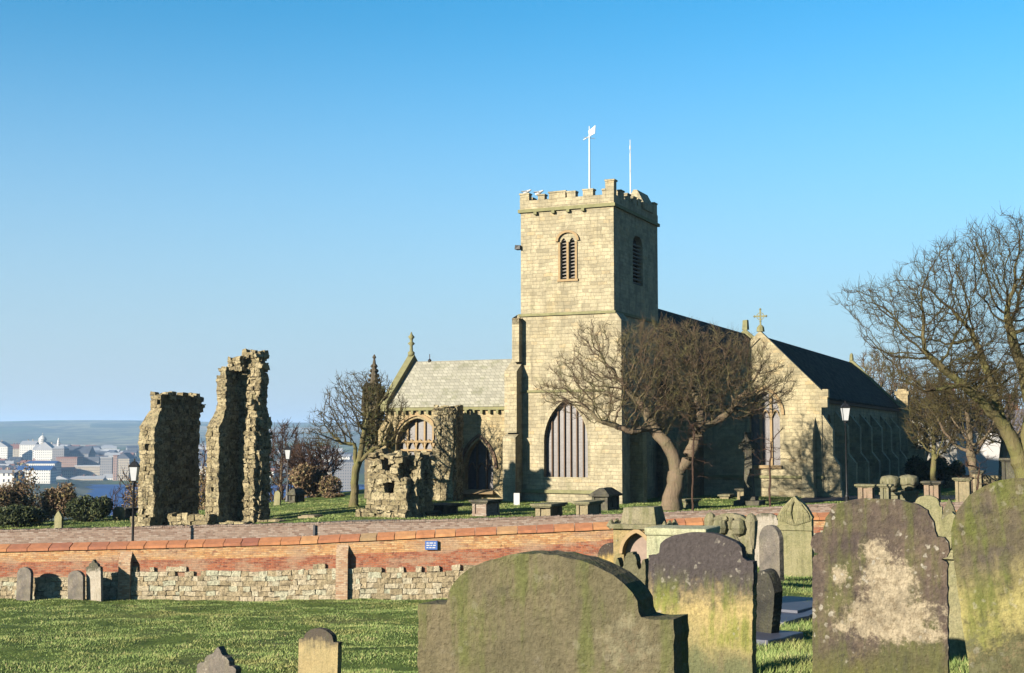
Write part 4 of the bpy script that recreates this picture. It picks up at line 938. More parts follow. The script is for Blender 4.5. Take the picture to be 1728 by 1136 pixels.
# ------------------------------------------------------------------ gothic pinnacle with ivy
b = onground(630, 87); Hh = P(630, 598, 87).z - b[2]
t = thing('gothic_pinnacle', 'tall crocketed gothic stone pinnacle with ivy rising behind the rounded bare tree', 'pinnacle', tuple(b), -TH)
m = MB(); m.masonry(-.42, .42, -.42, .42, 0, Hh * .62, .32, .5, .02, .03, 0); m.box(-.6, .6, -.6, .6, Hh * .6, Hh * .64)
m.build('shaft', plain('dark_shaft_stone', (.2, .16, .10), .9, .4), t)
m = MB(); z0 = Hh * .64; m.lathe([(.62, z0), (.5, z0 + .9), (.3, z0 + 1.6), (.16, z0 + 2.6), (.07, Hh - .3), (.14, Hh - .2), (.02, Hh)], 8)
for i in range(9):
    f = i / 9; r = .6 * (1 - f) + .08; z = z0 + .2 + f * (Hh - z0 - .7)
    for k in range(4): a = k * math.pi / 2 + math.pi / 4; m.lathe([(.02, z - .12), (.12, z), (.02, z + .14)], 5, r * math.cos(a), r * math.sin(a))
for k in range(4):
    a = k * math.pi / 2 + math.pi / 4; m.lathe([(.16, z0 - .3), (.14, z0 + .5), (.03, z0 + 1.2)], 6, .72 * math.cos(a), .72 * math.sin(a))
m.build('spire', plain('dark_weathered_stone', (.11, .09, .06), .9, .4), t)
rg = np.random.default_rng(5); n = 3500; a = rg.uniform(0, 6.28, n); r = rg.uniform(.4, .75, n); z = rg.uniform(Hh * .3, Hh * .78, n); c = np.stack([r * np.cos(a), r * np.sin(a), z], 1)
d1 = rg.normal(0, .09, (n, 3)); d2 = rg.normal(0, .09, (n, 3)); v = np.stack([c, c + d1, c + d1 + d2, c + d2], 1).reshape(-1, 3); rawmesh('ivy', v, np.arange(4 * n).reshape(-1, 4), M['ivy'], t, tone=rg.random(n))

# ------------------------------------------------------------------ lamp posts
def lamp(label, u, vt, Y, z0, glass=M['lampglass'], pole=M['black'], r=.06):
    top = P(u, vt, Y); b = (top.x, Y, z0); H = top.z - z0; t = thing('lamp_post', label, 'lamp post', b, 0, 'lamp posts along the lane and lawn')
    m = MB(); m.lathe([(.16, 0), (.16, .1), (.12, .15), (.11, .9), (.13, .95), (.07, 1.05), (r, 1.2), (r * .8, H - 1.15), (.09, H - 1.1), (.05, H - 1.02)], 10); m.build('post', pole, t, smooth=True)
    m = MB(); m.lathe([(.16, H - 1.0), (.27, H - .38)], 4, rot=math.pi / 4); lo = m.build('lantern', glass, t)
    m = MB(); m.lathe([(.30, H - .38), (.31, H - .34), (.14, H - .16), (.05, H - .12), (.04, H - .04), (.01, H)], 4, rot=math.pi / 4); m.lathe([(.1, H - 1.06), (.17, H - 1.0)], 4, rot=math.pi / 4)
    for k in range(4):
        a = math.pi / 4 + k * math.pi / 2; m.bar((.165 * math.cos(a), .165 * math.sin(a), H - 1), (.275 * math.cos(a), .275 * math.sin(a), H - .38), .012, 4)
    m.build('lantern_frame', M['black'], lo); return t
lamp('black lamp post with white lantern in the lane between brick wall and ruins', 227, 774, 60, -6.4)
lamp('tall lamp post with white lantern in front of the dark side of the chapel', 1426, 676, 66, GZ, r=.045)
lamp('thin grey lamp post on the far lawn right of the ruins', 486, 750, 90, g1(P(486, 800, 90).x, 90), pole=M['iron'], r=.04)

# ------------------------------------------------------------------ tombs on the lawn
TM = {'tan': grave('tomb_tan', (.42, .35, .22), (.33, .28, .18), green=.3, specks=.2), 'moss': grave('tomb_moss', (.24, .23, .14), (.33, .30, .20), green=.6, specks=.2),
      'dark': grave('tomb_dark', (.09, .085, .07), (.14, .13, .10), green=.3), 'pink': grave('tomb_pink', (.42, .30, .22), (.36, .28, .2), green=.2)}
def tomb(label, u0, u1, vt, Y, kind='chest', body='tan', slab='moss', depth=1.9, zb=None, rot=-TH, group=None, topf=1.0):
    uc = (u0 + u1) / 2; x = P(uc, vt, Y).x; z = g1(x, Y) if zb is None else zb; H = P(uc, vt, Y).z - z; sc_ = Y / FPX
    # visible width = front * cos + side * sin
    full = (u1 - u0) * sc_; D = depth; Wd = max(.5, (full - D * .5) / .93) if kind != 'head' else full
    t = thing({'chest': 'chest_tomb', 'table': 'table_tomb', 'hip': 'chest_tomb'}[kind], label, 'tomb', (x - .2 * Wd * 0, Y, z), rot, group)
    w, d = Wd / 2, D / 2; m = MB()
    if kind == 'chest':
        m.box(-w + .08, w - .08, -d + .08, d - .08, -.3, H - .12)
        m.box(-w + .0, w - .0, -d, d, -.3, .12)
        for sx in (-1, 1):
            for sy in (-1, 1): m.box(sx * (w - .1) - .08, sx * (w - .1) + .08, sy * (d - .1) - .08, sy * (d - .1) + .08, .1, H - .11)
        bo = m.build('chest', M['tombbrick'] if body == 'brick' else TM[body], t, bevel=.012)
    elif kind == 'hip':
        m.box(-w + .08, w - .08, -d + .08, d - .08, -.3, H - .45); m.box(-w, w, -d, d, -.3, .15)
        for sx in (-1, 1):
            for sy in (-1, 0, 1): m.box(sx * (w - .08) - .07, sx * (w - .08) + .07, sy * (d - .1) - .08, sy * (d - .1) + .08, .1, H - .44)
        m.build('chest', TM[body], t, bevel=.012)
    else:
        for sx in (-1, 1):
            for sy in (-.7, .7): m.box(sx * w * .6 - .13, sx * w * .6 + .13, sy * d - .12, sy * d + .12, -.3, H - .13)
        m.box(-w * .5, w * .5, -d * .75, d * .75, -.3, H - .2)
        m.build('pedestal', TM[body] if body != 'brick' else M['tombbrick'], t, bevel=.02)
    m = MB(); o = .12
    if kind == 'hip':
        m.box(-w - .12, w + .12, -d - .12, d + .12, H - .45, H - .33); m.hexa([(-w - .1, -d - .1, H - .33), (w + .1, -d - .1, H - .33), (w + .1, d + .1, H - .33), (-w - .1, d + .1, H - .33), (-w * .3, -d * .7, H), (w * .3, -d * .7, H), (w * .3, d * .7, H), (-w * .3, d * .7, H)])
    else:
        m.box(-w - o, w + o, -d - o, d + o, H - .11, H, .01); m.box(-w - .04, w + .04, -d - .04, d + .04, H - .18, H - .112)
    m.build('slab', TM[slab], t, bevel=.02); return t
LG = 'chest and table tombs on the churchyard lawn'
tomb('brick-sided chest tomb below the second arched window of the wing', 794, 846, 843, 66, 'chest', 'brick', 'dark', 1.6, group=LG)
tomb('wide dark low table tomb behind the slender ruined pier', 716, 780, 850, 68, 'table', 'dark', 'dark', 2.0, group=LG)
tomb('small tan tomb beside the lowest ruined stump', 706, 735, 862, 66, 'chest', 'pink', 'dark', 1.2, group=LG)
tomb('cream table tomb with green slab, left of the pair below the tower', 896, 957, 849, 64.6, 'table', 'tan', 'moss', 1.9, group=LG)
tomb('cream chest tomb with a green slab, right of the pair below the tower', 967, 1020, 845, 64.6, 'chest', 'tan', 'moss', 1.9, group=LG)
tomb('tall dark chest tomb with hipped top at the corner of the tower', 994, 1050, 823, 71, 'hip', 'dark', 'dark', 1.9, group=LG)
tomb('pale chest tomb in the shade beside the dark cross monument', 1240, 1268, 824, 82, 'chest', 'tan', 'dark', 1.2, group=LG)
tomb('low flat tomb slab left of the shaded pale chest tomb', 1212, 1239, 834, 83, 'chest', 'tan', 'moss', 1.0, group=LG)
tomb('low mossy tomb just right of the windswept tree trunk', 1150, 1182, 842, 74, 'chest', 'moss', 'moss', 1.0, group=LG)
tomb('mushroom-shaped table tomb right of the tall lamp post', 1443, 1480, 817, 74, 'table', 'pink', 'moss', .8, group=LG)
tomb('table tomb with orange pedestal under the forked tree at right', 1552, 1594, 812, 72, 'table', 'pink', 'dark', 1.2, group=LG)
tomb('squat mossy chest tomb before the dark-trunked tree', 1606, 1644, 806, 70, 'chest', 'tan', 'moss', 1.0, group=LG)
tomb('tall plain chest tomb right of the squat mossy tomb', 1636, 1664, 794, 74, 'chest', 'tan', 'dark', 1.2, group=LG)
tomb('black chest tomb under the leaning trunk at the right edge', 1683, 1726, 773, 70, 'chest', 'dark', 'dark', 1.2, zb=GZ + .6, group=LG)
tomb('low dark tomb beside the left lamp post', 205, 226, 857, 77, 'chest', 'dark', 'dark', 1.0, group=LG)
tomb('flat slab tomb near the foot of the ruins on the far lawn', 508, 545, 871, 67, 'chest', 'tan', 'tan', .8, group=LG)
tomb('dark gabled tomb below the distant lamp post', 490, 512, 824, 88, 'hip', 'dark', 'dark', 1.2, group=LG)
def urn(label, u, vt, Y, r):
    x = P(u, vt, Y).x; z = g1(x, Y); H = P(u, vt, Y).z - z; t = thing('urn_monument', label, 'monument', (x, Y, z), -TH, 'mossy domed monuments')
    m = MB(); m.box(-r * 1.5, r * 1.5, -r * 1.5, r * 1.5, -.2, .22); m.box(-r * 1.05, r * 1.05, -r * 1.05, r * 1.05, .2, H * .45); m.box(-r * 1.25, r * 1.25, -r * 1.25, r * 1.25, H * .45, H * .53); m.build('pedestal', TM['moss'], t, bevel=.02)
    m = MB(); m.lathe([(r * .5, H * .53), (r * .9, H * .62), (r * .95, H * .7), (r * 1.25, H * .73), (r * 1.3, H * .9), (r * 1.1, H * .97), (r * .4, H)], 14); erode(m.build('dome', TM['moss'], t, smooth=True), 1, .06, 4)
urn('mossy domed pedestal monument, left of the two by the chapel', 1502, 803, 71, .42); urn('mossy domed pedestal monument, right of the two by the chapel', 1533, 802, 73, .42)
tomb('mossy low tomb at the foot of the left domed monument', 1482, 1506, 817, 69, 'chest', 'moss', 'moss', .7, group=LG)
# dark cross monument
b = onground(1264, 76); t = thing('cross_monument', 'dark stepped stone cross monument in front of the chapel gable', 'monument', tuple(b), -TH); H = 4.3
m = MB(); m.box(-.75, .75, -.75, .75, 0, .38, .02); m.box(-.45, .45, -.45, .45, .38, .62, .02); m.build('base', TM['dark'], t, bevel=.02)
m = MB(); m.hexa([(-.28, -.24, .6), (.28, -.24, .6), (.28, .24, .6), (-.28, .24, .6), (-.2, -.16, 3.0), (.2, -.16, 3.0), (.2, .16, 3.0), (-.2, .16, 3.0)])
m.box(-.2, .2, -.16, .16, 2.9, 4.3); m.box(-.55, .55, -.14, .14, 3.35, 3.7)
for k in range(16):
    t0, t1 = k * math.pi / 8, (k + 1) * math.pi / 8; m.bar((.42 * math.cos(t0), 0, 3.52 + .42 * math.sin(t0)), (.42 * math.cos(t1), 0, 3.52 + .42 * math.sin(t1)), .07, 5)
m.build('cross', TM['dark'], t)
p = P(872, 833, 76); m = MB(); m.box(-.17, .17, -.05, .05, -.1, 20 / FPX * 76); o = m.build('white_marker', M['white'], bevel=.01); o.location = (p.x, 76, g1(p.x, 76)); tag(o, 'small white upright marker slab on the lawn left of the tower window', 'marker')
# gulls
def gull(label, u, vt):
    a, z = Lf(u, vt, .15); wpos = church.matrix_world if False else None
    X = TX + a * CT + .15 * ST; Yv = TY - a * ST + .15 * CT
    t = thing('gull', label, 'bird', (X, Yv, GZ + z - .3), 0, 'gulls on the tower')
    m = MB(); m.lathe([(.01, -.26), (.06, -.2), (.10, -.05), (.11, .08), (.075, .18), (.06, .22), (.065, .27), (.03, .33), (.008, .36)], 10); o = m.build('body', M['white'], t, smooth=True); o.rotation_euler = (0, R(62), 0); o.location = (0, 0, .2)
    m = MB(); m.hexa([(-.32, -.11, .22), (.05, -.12, .2), (.05, .12, .2), (-.32, .11, .22), (-.3, -.06, .27), (.05, -.08, .31), (.05, .08, .31), (-.3, .06, .27)]); m.build('wing', plain('gull_grey', (.35, .36, .38)), t)
    m = MB(); m.bar((0, -.04, 0), (0, -.04, .14), .01, 4); m.bar((0, .04, 0), (0, .04, .14), .01, 4); m.build('leg', M['buffstone'], t)
gull('white gull perched on the left corner merlon of the tower', 888, 322); gull('white gull perched on the second merlon of the tower', 909, 323)

# ------------------------------------------------------------------ headstones
def jag(loop, seed, j=.004, step=.03):
    rg = random.Random(seed); out = []
    for i in range(len(loop)):
        a, b = loop[i], loop[(i + 1) % len(loop)]; L = math.dist(a, b); n = max(1, int(L / step))
        for k in range(n):
            f = k / n; out.append((a[0] + (b[0] - a[0]) * f + rg.uniform(-j, j), a[1] + (b[1] - a[1]) * f + rg.uniform(-j, j)))
    return out
def prof(w, H, half, zb=-.3):
    """half: list of (x/w, drop from top) going from the apex to the shoulder; mirrored"""
    r = [(x * w, H - d) for x, d in half]; return [(-w, zb), (w, zb)] + r[::-1] + [(-x, z) for x, z in r if x > 1e-6]
def arcp(x0, d0, n=9, x1=0, p=2.0):      # superelliptic arc from apex (x1,0) to (x0,d0)
    return [(x1 + (x0 - x1) * math.sin(i / n * math.pi / 2) ** (2 / p), d0 * (1 - math.cos(i / n * math.pi / 2) ** (2 / p))) for i in range(n + 1)]
SH = {}
SH['round'] = lambda H: arcp(1, .30)
SH['shoulder'] = lambda H: arcp(.745, .20) + [(.76, .225), (1, .225)]
SH['scroll'] = lambda H: arcp(.72, .085) + [(.80, .14), (.82, .2), (.86, .235), (.95, .24), (1.02, .27), (1.03, .32), (.98, .365), (.90, .375), (.98, .39), (1, .41)]
SH['low'] = lambda H: arcp(.78, .11) + [(.80, .16), (.88, .18), (1, .185)]
SH['wave'] = lambda H: arcp(.45, .10) + [(.55, .13), (.68, .12), (.8, .06), (.92, .05), (1, .1)]
SH['point'] = lambda H: [(0, 0), (.25, .06), (.6, .16), (.9, .27), (1, .3)]
SH['ped'] = lambda H: [(0, 0), (1.06, .17), (1.06, .22), (1, .225)]
SH['ogee'] = lambda H: [(0, 0), (.12, .05), (.25, .13), (.5, .17), (.62, .22), (.66, .3), (.85, .3), (1, .34)]
SH['leaf'] = lambda H: [(0, 0), (.1, .03), (.3, .10), (.55, .17), (.78, .27), (.95, .38), (1.06, .44), (1.0, .5)]
SH['gothic'] = lambda H: [(0, 0), (.3, .1), (.55, .25), (.8, .48), (.95, .75), (1, .95)]
def headstone(label, u0, u1, vt, Y, shape, mat, th=.12, zb=None, lean=(0, 0), rot=0, seed=1, j=.004, H=None, name='headstone', group=None, cat='headstone', bev=.012, relief=None):
    uc = (u0 + u1) / 2; pt = P(uc, vt, Y); z = g1(pt.x, Y) if zb is None else zb; H = pt.z - z if H is None else H
    phi = math.atan2(uc - CX, FPX); W = (u1 - u0) * Y / FPX / math.cos(TH + rot - phi) * math.cos(phi); w = W / 2
    loop = jag(prof(w, H, SH[shape](H)), seed, j)
    m = MB(); m.prism(loop, -th / 2, th / 2); 
    o = m.build(name, mat, bevel=bev, weld=True, seg=3); tag(o, label, cat, group)
    o.location = (pt.x, Y, pt.z - H); o.rotation_euler = (lean[0], lean[1], -TH - rot)
    if relief:
        for nm, b, mt in relief(w, H, th): b.build(nm, mt or mat, o, bevel=.006)
    return o
g_big = grave('olive_headstone', (.145, .13, .075), (.185, .16, .10), green=.75, gcol=(.14, .165, .045), soot=.25, streak=.45, specks=.12, patch=[(.36, 1.12, .10, .10)], pcol=(.3, .27, .17))
g_two = grave('ochre_headstone', (.50, .40, .18), (.42, .34, .17), top=(.10, .085, .085), ztop=.70, green=.85, gcol=(.26, .29, .06), zg=(.42, .85), soot=.25, streak=.4, specks=.5, bot=(.19, .2, .1), zbot=.36)
g_thr = grave('patched_headstone', (.095, .075, .07), (.16, .125, .095), green=.7, gcol=(.14, .16, .045), soot=.55, streak=.5, specks=.8, bot=(.17, .165, .06), zbot=.26, patch=[(.03, .56, .30, .16), (.06, .74, .17, .2), (-.02, .90, .09, .14), (-.25, .80, .06, .07), (.25, .46, .16, .05)], pcol=(.56, .47, .33))
g_fou = grave('mossy_yellow_headstone', (.12, .10, .085), (.15, .13, .07), green=.75, gcol=(.15, .18, .04), bot=(.46, .40, .16), zbot=.90, soot=.5, specks=.3, streak=.5, patch=[(-.05, .34, .7, .36)], pcol=(.15, .15, .08))  # patch: dark olive tone with the soft lower shadow painted into it
g_pal = grave('pale_lichen_stone', (.38, .35, .20), (.30, .29, .16), green=.4, specks=.2, soot=.15)
g_oli = grave('olive_small', (.16, .155, .09), (.22, .2, .12), green=.4)
g_gre = grave('grey_stone', (.16, .145, .13), (.25, .22, .19), green=.2, soot=.3)
g_och = grave('ochre_small', (.48, .39, .20), (.42, .34, .18), top=(.12, .10, .08), ztop=.98, green=.2, soot=.15, specks=.1)
g_yel = grave('yellow_darktop', (.60, .42, .14), (.5, .38, .16), top=(.09, .07, .06), ztop=1.05, green=.1, soot=.1)
g_whi = grave('white_darktop', (.55, .50, .42), (.45, .4, .33), top=(.13, .12, .09), ztop=1.3, green=.2, soot=.1)
g_drk = grave('dark_stone', (.05, .05, .045), (.09, .085, .07), green=.2)
headstone('largest headstone, olive with rounded top and square shoulders, nearest the camera', 716, 1136, 932, 5.3, 'shoulder', g_big, .17, H=1.45, seed=1, j=.0035, rot=R(2))
headstone('dark-topped headstone with ochre lower half, right behind the largest olive headstone', 1092, 1266, 899, 9.6, 'low', g_two, .12, H=1.15, seed=2, lean=(R(-2), R(1)))
headstone('narrow olive headstone with wavy top, wedged left of the ochre one', 1042, 1092, 931, 10.4, 'wave', g_oli, .1, H=1.1, seed=3)
headstone('dark headstone with scrolled shoulders and a large pale bare patch', 1366, 1590, 841, 8.6, 'scroll', g_thr, .12, H=1.32, seed=4, lean=(R(-2), R(.8)), rot=R(-2))
headstone('leaning mossy headstone with yellow patch, cut off by the right edge', 1642, 1884, 806, 7.0, 'round', g_fou, .12, H=1.45, seed=5, lean=(R(-3), R(-6.5)))
def leafrel(w, H, th):
    m = MB(); rg = random.Random(3)
    for i in range(16):
        t = i / 15 * 2 - 1; x = t * w * .85; z0 = H - .62 + .1 * abs(t); x1 = x * .15 + rg.uniform(-.03, .03); z1 = H - .04 - .12 * abs(t) * rg.random()
        for k in range(4):
            f0, f1 = k / 4, (k + 1) / 4; bow = lambda f: math.sin(f * 3.14) * .08 * (1 if t > 0 else -1)
            m.bar((x + (x1 - x) * f0 + bow(f0), -th / 2 - .03 * math.sin(f0 * 3), z0 + (z1 - z0) * f0), (x + (x1 - x) * f1 + bow(f1), -th / 2 - .03 * math.sin(f1 * 3), z0 + (z1 - z0) * f1), .035, 5, .028)
    m.box(-w - .02, w + .02, -th / 2 - .04, -th / 2, H - .72, H - .62)
    return [('carved_leaves', m, None)]
headstone('tall pale green headstone crowned with carved drapery', 1314, 1370, 837, 28, 'leaf', g_pal, .22, seed=6, relief=leafrel)
def cherubs(w, H, th):
    m = MB()
    for sx in (-.42, .42): m.lathe([(.01, H - .33), (.09, H - .28), (.12, H - .2), (.09, H - .1), (.01, H - .06)], 10, sx * w, -th / 2); m.bar((sx * w - .12, -th / 2 - .02, H - .22), (sx * w * .2, -th / 2 - .02, H - .06), .035, 5)
    for sx in (-.93, .93): m.lathe([(.06, H - .5), (.09, H - .25), (.10, H - .1), (.06, H - .02), (.01, H + .01)], 8, sx * w, -.02)
    m.bar((.1 * w, -th / 2, H - .3), (.75 * w, -th / 2, H - .62), .05, 6); return [('carving', m, None)]
headstone('carved headstone with twin round heads and knobbed corners, between ochre and pale stones', 1197, 1270, 866, 19, 'low', TM['moss'], .16, H=1.3, seed=7, relief=cherubs)
headstone('white-faced headstone with dark crusted top, left of the drapery-crowned stone', 1268, 1317, 866, 33, 'low', g_whi, .14, seed=8)
headstone('short dark-shadowed headstone leaning in front of the white-faced one', 1284, 1318, 886, 26, 'round', g_gre, .12, seed=9, H=1.2, rot=R(30))
headstone('yellow headstone with blackened top left of the gothic niche monument', 1010, 1052, 916, 27, 'round', g_yel, .12, H=1.35, seed=10)
def pedrel(w, H, th):
    m = MB(); m.box(-w - .03, w + .03, -th / 2 - .05, -th / 2, H - .42, H - .36)
    for i in (-.25, -.1, .08, .2): m.box(i * w - .02, i * w + .02, -th / 2 - .025, -th / 2, H - .33, H - .22, .008)
    return [('pediment', m, None)]
headstone('tan pedimented headstone seen between the patched stone and the leaning mossy stone', 1566, 1650, 864, 12, 'ped', g_pal, .14, H=1.5, seed=11, relief=pedrel)
headstone('small pale headstone with pointed top behind the pedimented one', 1588, 1616, 841, 20, 'point', g_oli, .12, H=1.1, seed=12)
headstone('low curved mossy headstone behind the patched stone', 1540, 1590, 836, 22, 'low', g_pal, .14, H=1.1, seed=13)
headstone('dark slab leaning beside the flat paving stones', 1262, 1302, 952, 14.5, 'round', g_drk, .14, seed=14, lean=(R(8), R(14)), H=.95, rot=R(25))
headstone('small headstone with blackened arch top and ochre face on the grass slope', 507, 572, 1060, 25, 'shoulder', g_och, .14, H=1.25, seed=15, lean=(0, R(1)))
headstone('grey headstone with pointed lobed top at the bottom left on the grass slope', 334, 398, 1091, 23, 'ogee', g_gre, .16, H=1.1, seed=16, lean=(R(-3), R(2)))
headstone('dark rounded headstone against the brick wall, leftmost on the slope', 31, 54, 957, 57.2, 'round', g_gre, .15, seed=17, lean=(0, R(1)))
headstone('grey round-topped headstone, left of the close pair at the wall', 118, 143, 963, 57.0, 'round', g_gre, .15, seed=18, lean=(0, R(-2)))
headstone('taller dark-topped headstone, right of the close pair at the wall', 150, 174, 944, 57.0, 'ogee', g_whi, .15, seed=19, lean=(R(2), R(-1)))
headstone('tilted pale headstone on the far lawn left of the distant lamp post', 463, 473, 828, 86, 'round', g_pal, .15, seed=20, lean=(0, R(4)))
headstone('small pointed pale headstone in front of the yellow-brown bush', 94, 106, 862, 68, 'point', g_pal, .15, seed=21)
headstone('squat pale headstone at the lawn edge left of the lamp post', 194, 208, 855, 75, 'low', g_pal, .3, seed=22)
for i, (u, v, Yq, lb) in enumerate(((1120, 889, 17.5, 'broad flat-topped pale green chest tomb behind the ochre headstone'),)):
    pt = P(1152, 889, Yq); t = thing('table_tomb', lb, 'tomb', (pt.x, Yq, g1(pt.x, Yq)), -TH); H = pt.z - g1(pt.x, Yq)
    pg = grave('pale_green_slab', (.50, .52, .33), (.58, .58, .4), green=.3, soot=.1); m = MB(); m.box(-.40, .40, -.33, .33, -.2, H - .10); m.build('chest', pg, t, bevel=.02); m = MB(); m.box(-.42, .42, -.35, .35, H - .098, H, .008); m.build('slab', pg, t, bevel=.02)
# gothic niche monument
Yq = 22; pt = P(1085, 856, Yq); zb = g1(pt.x, Yq); H = pt.z - zb
t = thing('niche_monument', 'yellow and pink gothic niche monument with heavy green capstone near the end of the wall', 'monument', (pt.x, Yq, zb), -TH)
m = MB(); loop = [(-.42, -.3), (.42, -.3), (.42, H - .33), (-.42, H - .33)]
wallface(m, loop, [arch(0, .24, H - 1.15, H - .75, .34)], fy(-.3), .12); m.box(-.42, .42, -.17, .3, -.3, H - .333); m.face([(-.42, -.3, -.3), (-.42, -.17, -.3), (-.42, -.17, H - .33), (-.42, -.3, H - .33)]); m.face([(.42, -.3, -.3), (.42, -.17, -.3), (.42, -.17, H - .33), (.42, -.3, H - .33)]); m.face([(-.42, -.3, H - .334), (.42, -.3, H - .334), (.42, -.17, H - .334), (-.42, -.17, H - .334)])
m.build('niche_block', grave('niche_ochre', (.46, .35, .17), (.33, .27, .14), green=.4, soot=.6), t)
m = MB(); lp = arch(0, .24, H - 1.15, H - .75, .34); tr = tessellate_polygon([[Vector((q[0], q[1], 0)) for q in lp]])
for q in tr: m.face([(lp[i][0], -.185, lp[i][1]) for i in q])
m.build('niche_panel', plain('pink_stone', (.36, .27, .22), .9, .4), t)
m = MB()
ar = arch(0, .245, 0, H - .75, .345, 8)[2:]; ao = arch(0, .30, 0, H - .75, .42, 8)[2:]
for i in range(len(ar) - 1): m.hexa([(p[0], -.29, p[1]) for p in (ar[i], ar[i + 1], ao[i + 1], ao[i])] + [(p[0], -.36, p[1]) for p in (ar[i], ar[i + 1], ao[i + 1], ao[i])], .5)
m.build('niche_moulding', M['buffstone'], t, bevel=.006)
m = MB(); m.box(-.46, .46, -.38, .38, H - .34, H - .27, .01); m.hexa([(-.30, -.28, H - .27), (.32, -.28, H - .27), (.32, .28, H - .27), (-.30, .28, H - .27), (-.26, -.24, H + .0), (.27, -.24, H + .02), (.27, .2, H + .02), (-.22, .2, H)])
for sx in (-1, 1):
    for k in range(5): m.lathe([(.01, H - .36 + k * .01), (.07, H - .3), (.01, H - .2)], 7, sx * (.47 + .03 * (k % 2)), -.3 + k * .14)
m.build('capstone', TM['moss'], t, bevel=.02)
# flat ledger slabs
gl = N('wet_flagstone', .55, .3); o_ = gl.obj(); ff = gl.noise(o_, 3, 5); gl.out(gl.mix(ff, (.05, .06, .11), (.12, .13, .18)), ff, .02, .5)
for i, (u, v, w2, d2, lb) in enumerate(((1335, 1027, .45, 1.0, 'worn grey flat paving slab in the grass, rearmost of three'), (1300, 1045, .5, .8, 'worn grey flat paving slab in the grass, middle of three'), (1275, 1082, .35, .5, 'worn grey flat paving slab in the grass, nearest of three'))):
    Yq = 10.0
    for _ in range(40):
        pt = P(u, v, Yq); Yq += (pt.z - g1(pt.x, Yq)) * 3
    m = MB(); m.prism(jag([(-w2, -d2), (w2, -d2), (w2, d2), (-w2, d2)], i, .02, .15), -.05, .05)
    o = m.build('paving_slab', gl.m, bevel=.01, weld=True); pt = P(u, v, Yq)
    sl_ = (g1(pt.x, Yq + .6) - g1(pt.x, Yq - .6)) / 1.2
    o.rotation_euler = (R(90) + math.atan(sl_), 0, -TH - R(8)); o.location = (pt.x, Yq, g1(pt.x, Yq) + .03); tag(o, lb, 'paving slab', 'flat slabs in the grass')

# ------------------------------------------------------------------ grass blades
def blades(name, n, xr, yr, h, wd, seed, cond=None, power=1.0):
    rg = np.random.default_rng(seed); y = yr[0] + (yr[1] - yr[0]) * rg.random(n) ** power; x = xr[0](y) + (xr[1](y) - xr[0](y)) * rg.random(n)
    # clumping
    wx = x + .8 * np.sin(y * .9 + 1.3 * np.sin(x * .5)); wy = y + .9 * np.sin(x * .8 + np.sin(y * .6)); k = vnoise(wx * 1.6, wy * 1.1, 4, 1.1) + vnoise(wx * 4.3, wy * 3.1, 6, .9) + rg.normal(0, .3, n); s = k > -.45; x, y, k = x[s], y[s], k[s]
    n = len(x); z = gz(x, y); hh = h * rg.uniform(.5, 1.2, n) * (1 + .35 * np.clip(k, -1, 1.5)); a = rg.uniform(0, 6.28, n); ww = wd * rg.uniform(.6, 1.3, n)
    le = rg.normal(0, .45, (n, 2)) * hh[:, None]
    b = np.stack([x, y, z - .02], 1); dx = np.stack([np.cos(a) * ww, np.sin(a) * ww, np.zeros(n)], 1); t = b + np.stack([le[:, 0] + hh * .15, le[:, 1], hh], 1)
    v = np.stack([b - dx, b + dx, t], 1).reshape(-1, 3)
    tone = np.clip(.42 + .24 * k + rg.normal(0, .16, n), 0, 1); tone[rg.random(n) < .04] = 1
    return rawmesh(name, v, np.arange(3 * n).reshape(-1, 3), M['blade'], tone=tone)
U = lambda u: (lambda y: (u - CX) / FPX * y)
o = blades('grass', 260000, (U(-60), U(1150)), (22, 57.8), .062, .014, 1, power=1.3); o['kind'] = 'stuff'
o = blades('grass', 240000, (U(1150), U(1800)), (7.5, 40), .075, .006, 2, power=1.7); o['kind'] = 'stuff'
o = blades('grass', 140000, (U(-60), U(1760)), (62.6, 90), .07, .02, 3); o['kind'] = 'stuff'

# ------------------------------------------------------------------ distant town
def housem(name, c, win=(.06, .07, .1), bwid=2.6, rh=3.2):
    n = N(name, .8); o = n.obj(); x = n.xyz(o); v = n.comb(n.math('ADD', x[0], x[1]), x[2], 0.0)
    br = n.n('TexBrick', {'offset': 0.0}, Vector=v, Color1=(0, 0, 0), Color2=(0, 0, 0), Mortar=(1, 1, 1), Scale=1.0, Mortar_Size=.95, Mortar_Smooth=.3, Brick_Width=bwid, Row_Height=rh)
    return n.out(n.mix(br.outputs[1], win, n.mix(n.noise(o, .1, 3), c, tuple(a * .85 for a in c))))
HM = {'white': housem('town_white', (1.0, .97, .9)), 'cream': housem('town_cream', (.55, .47, .36)), 'pink': housem('town_pink_brick', (.42, .27, .2)), 'grey': housem('town_grey', (.33, .32, .32)), 'red': housem('town_red_brick', (.3, .14, .1))}
RM = {'slate': plain('town_slate', (.09, .10, .13), .7, .2, .3), 'tile': plain('town_tile', (.26, .12, .08), .8, .2, .3), 'pale': plain('town_pale_roof', (.42, .43, .46), .7, .2, .3), 'blue': plain('town_blue_roof', (.03, .10, .30), .6, .15, .3)}
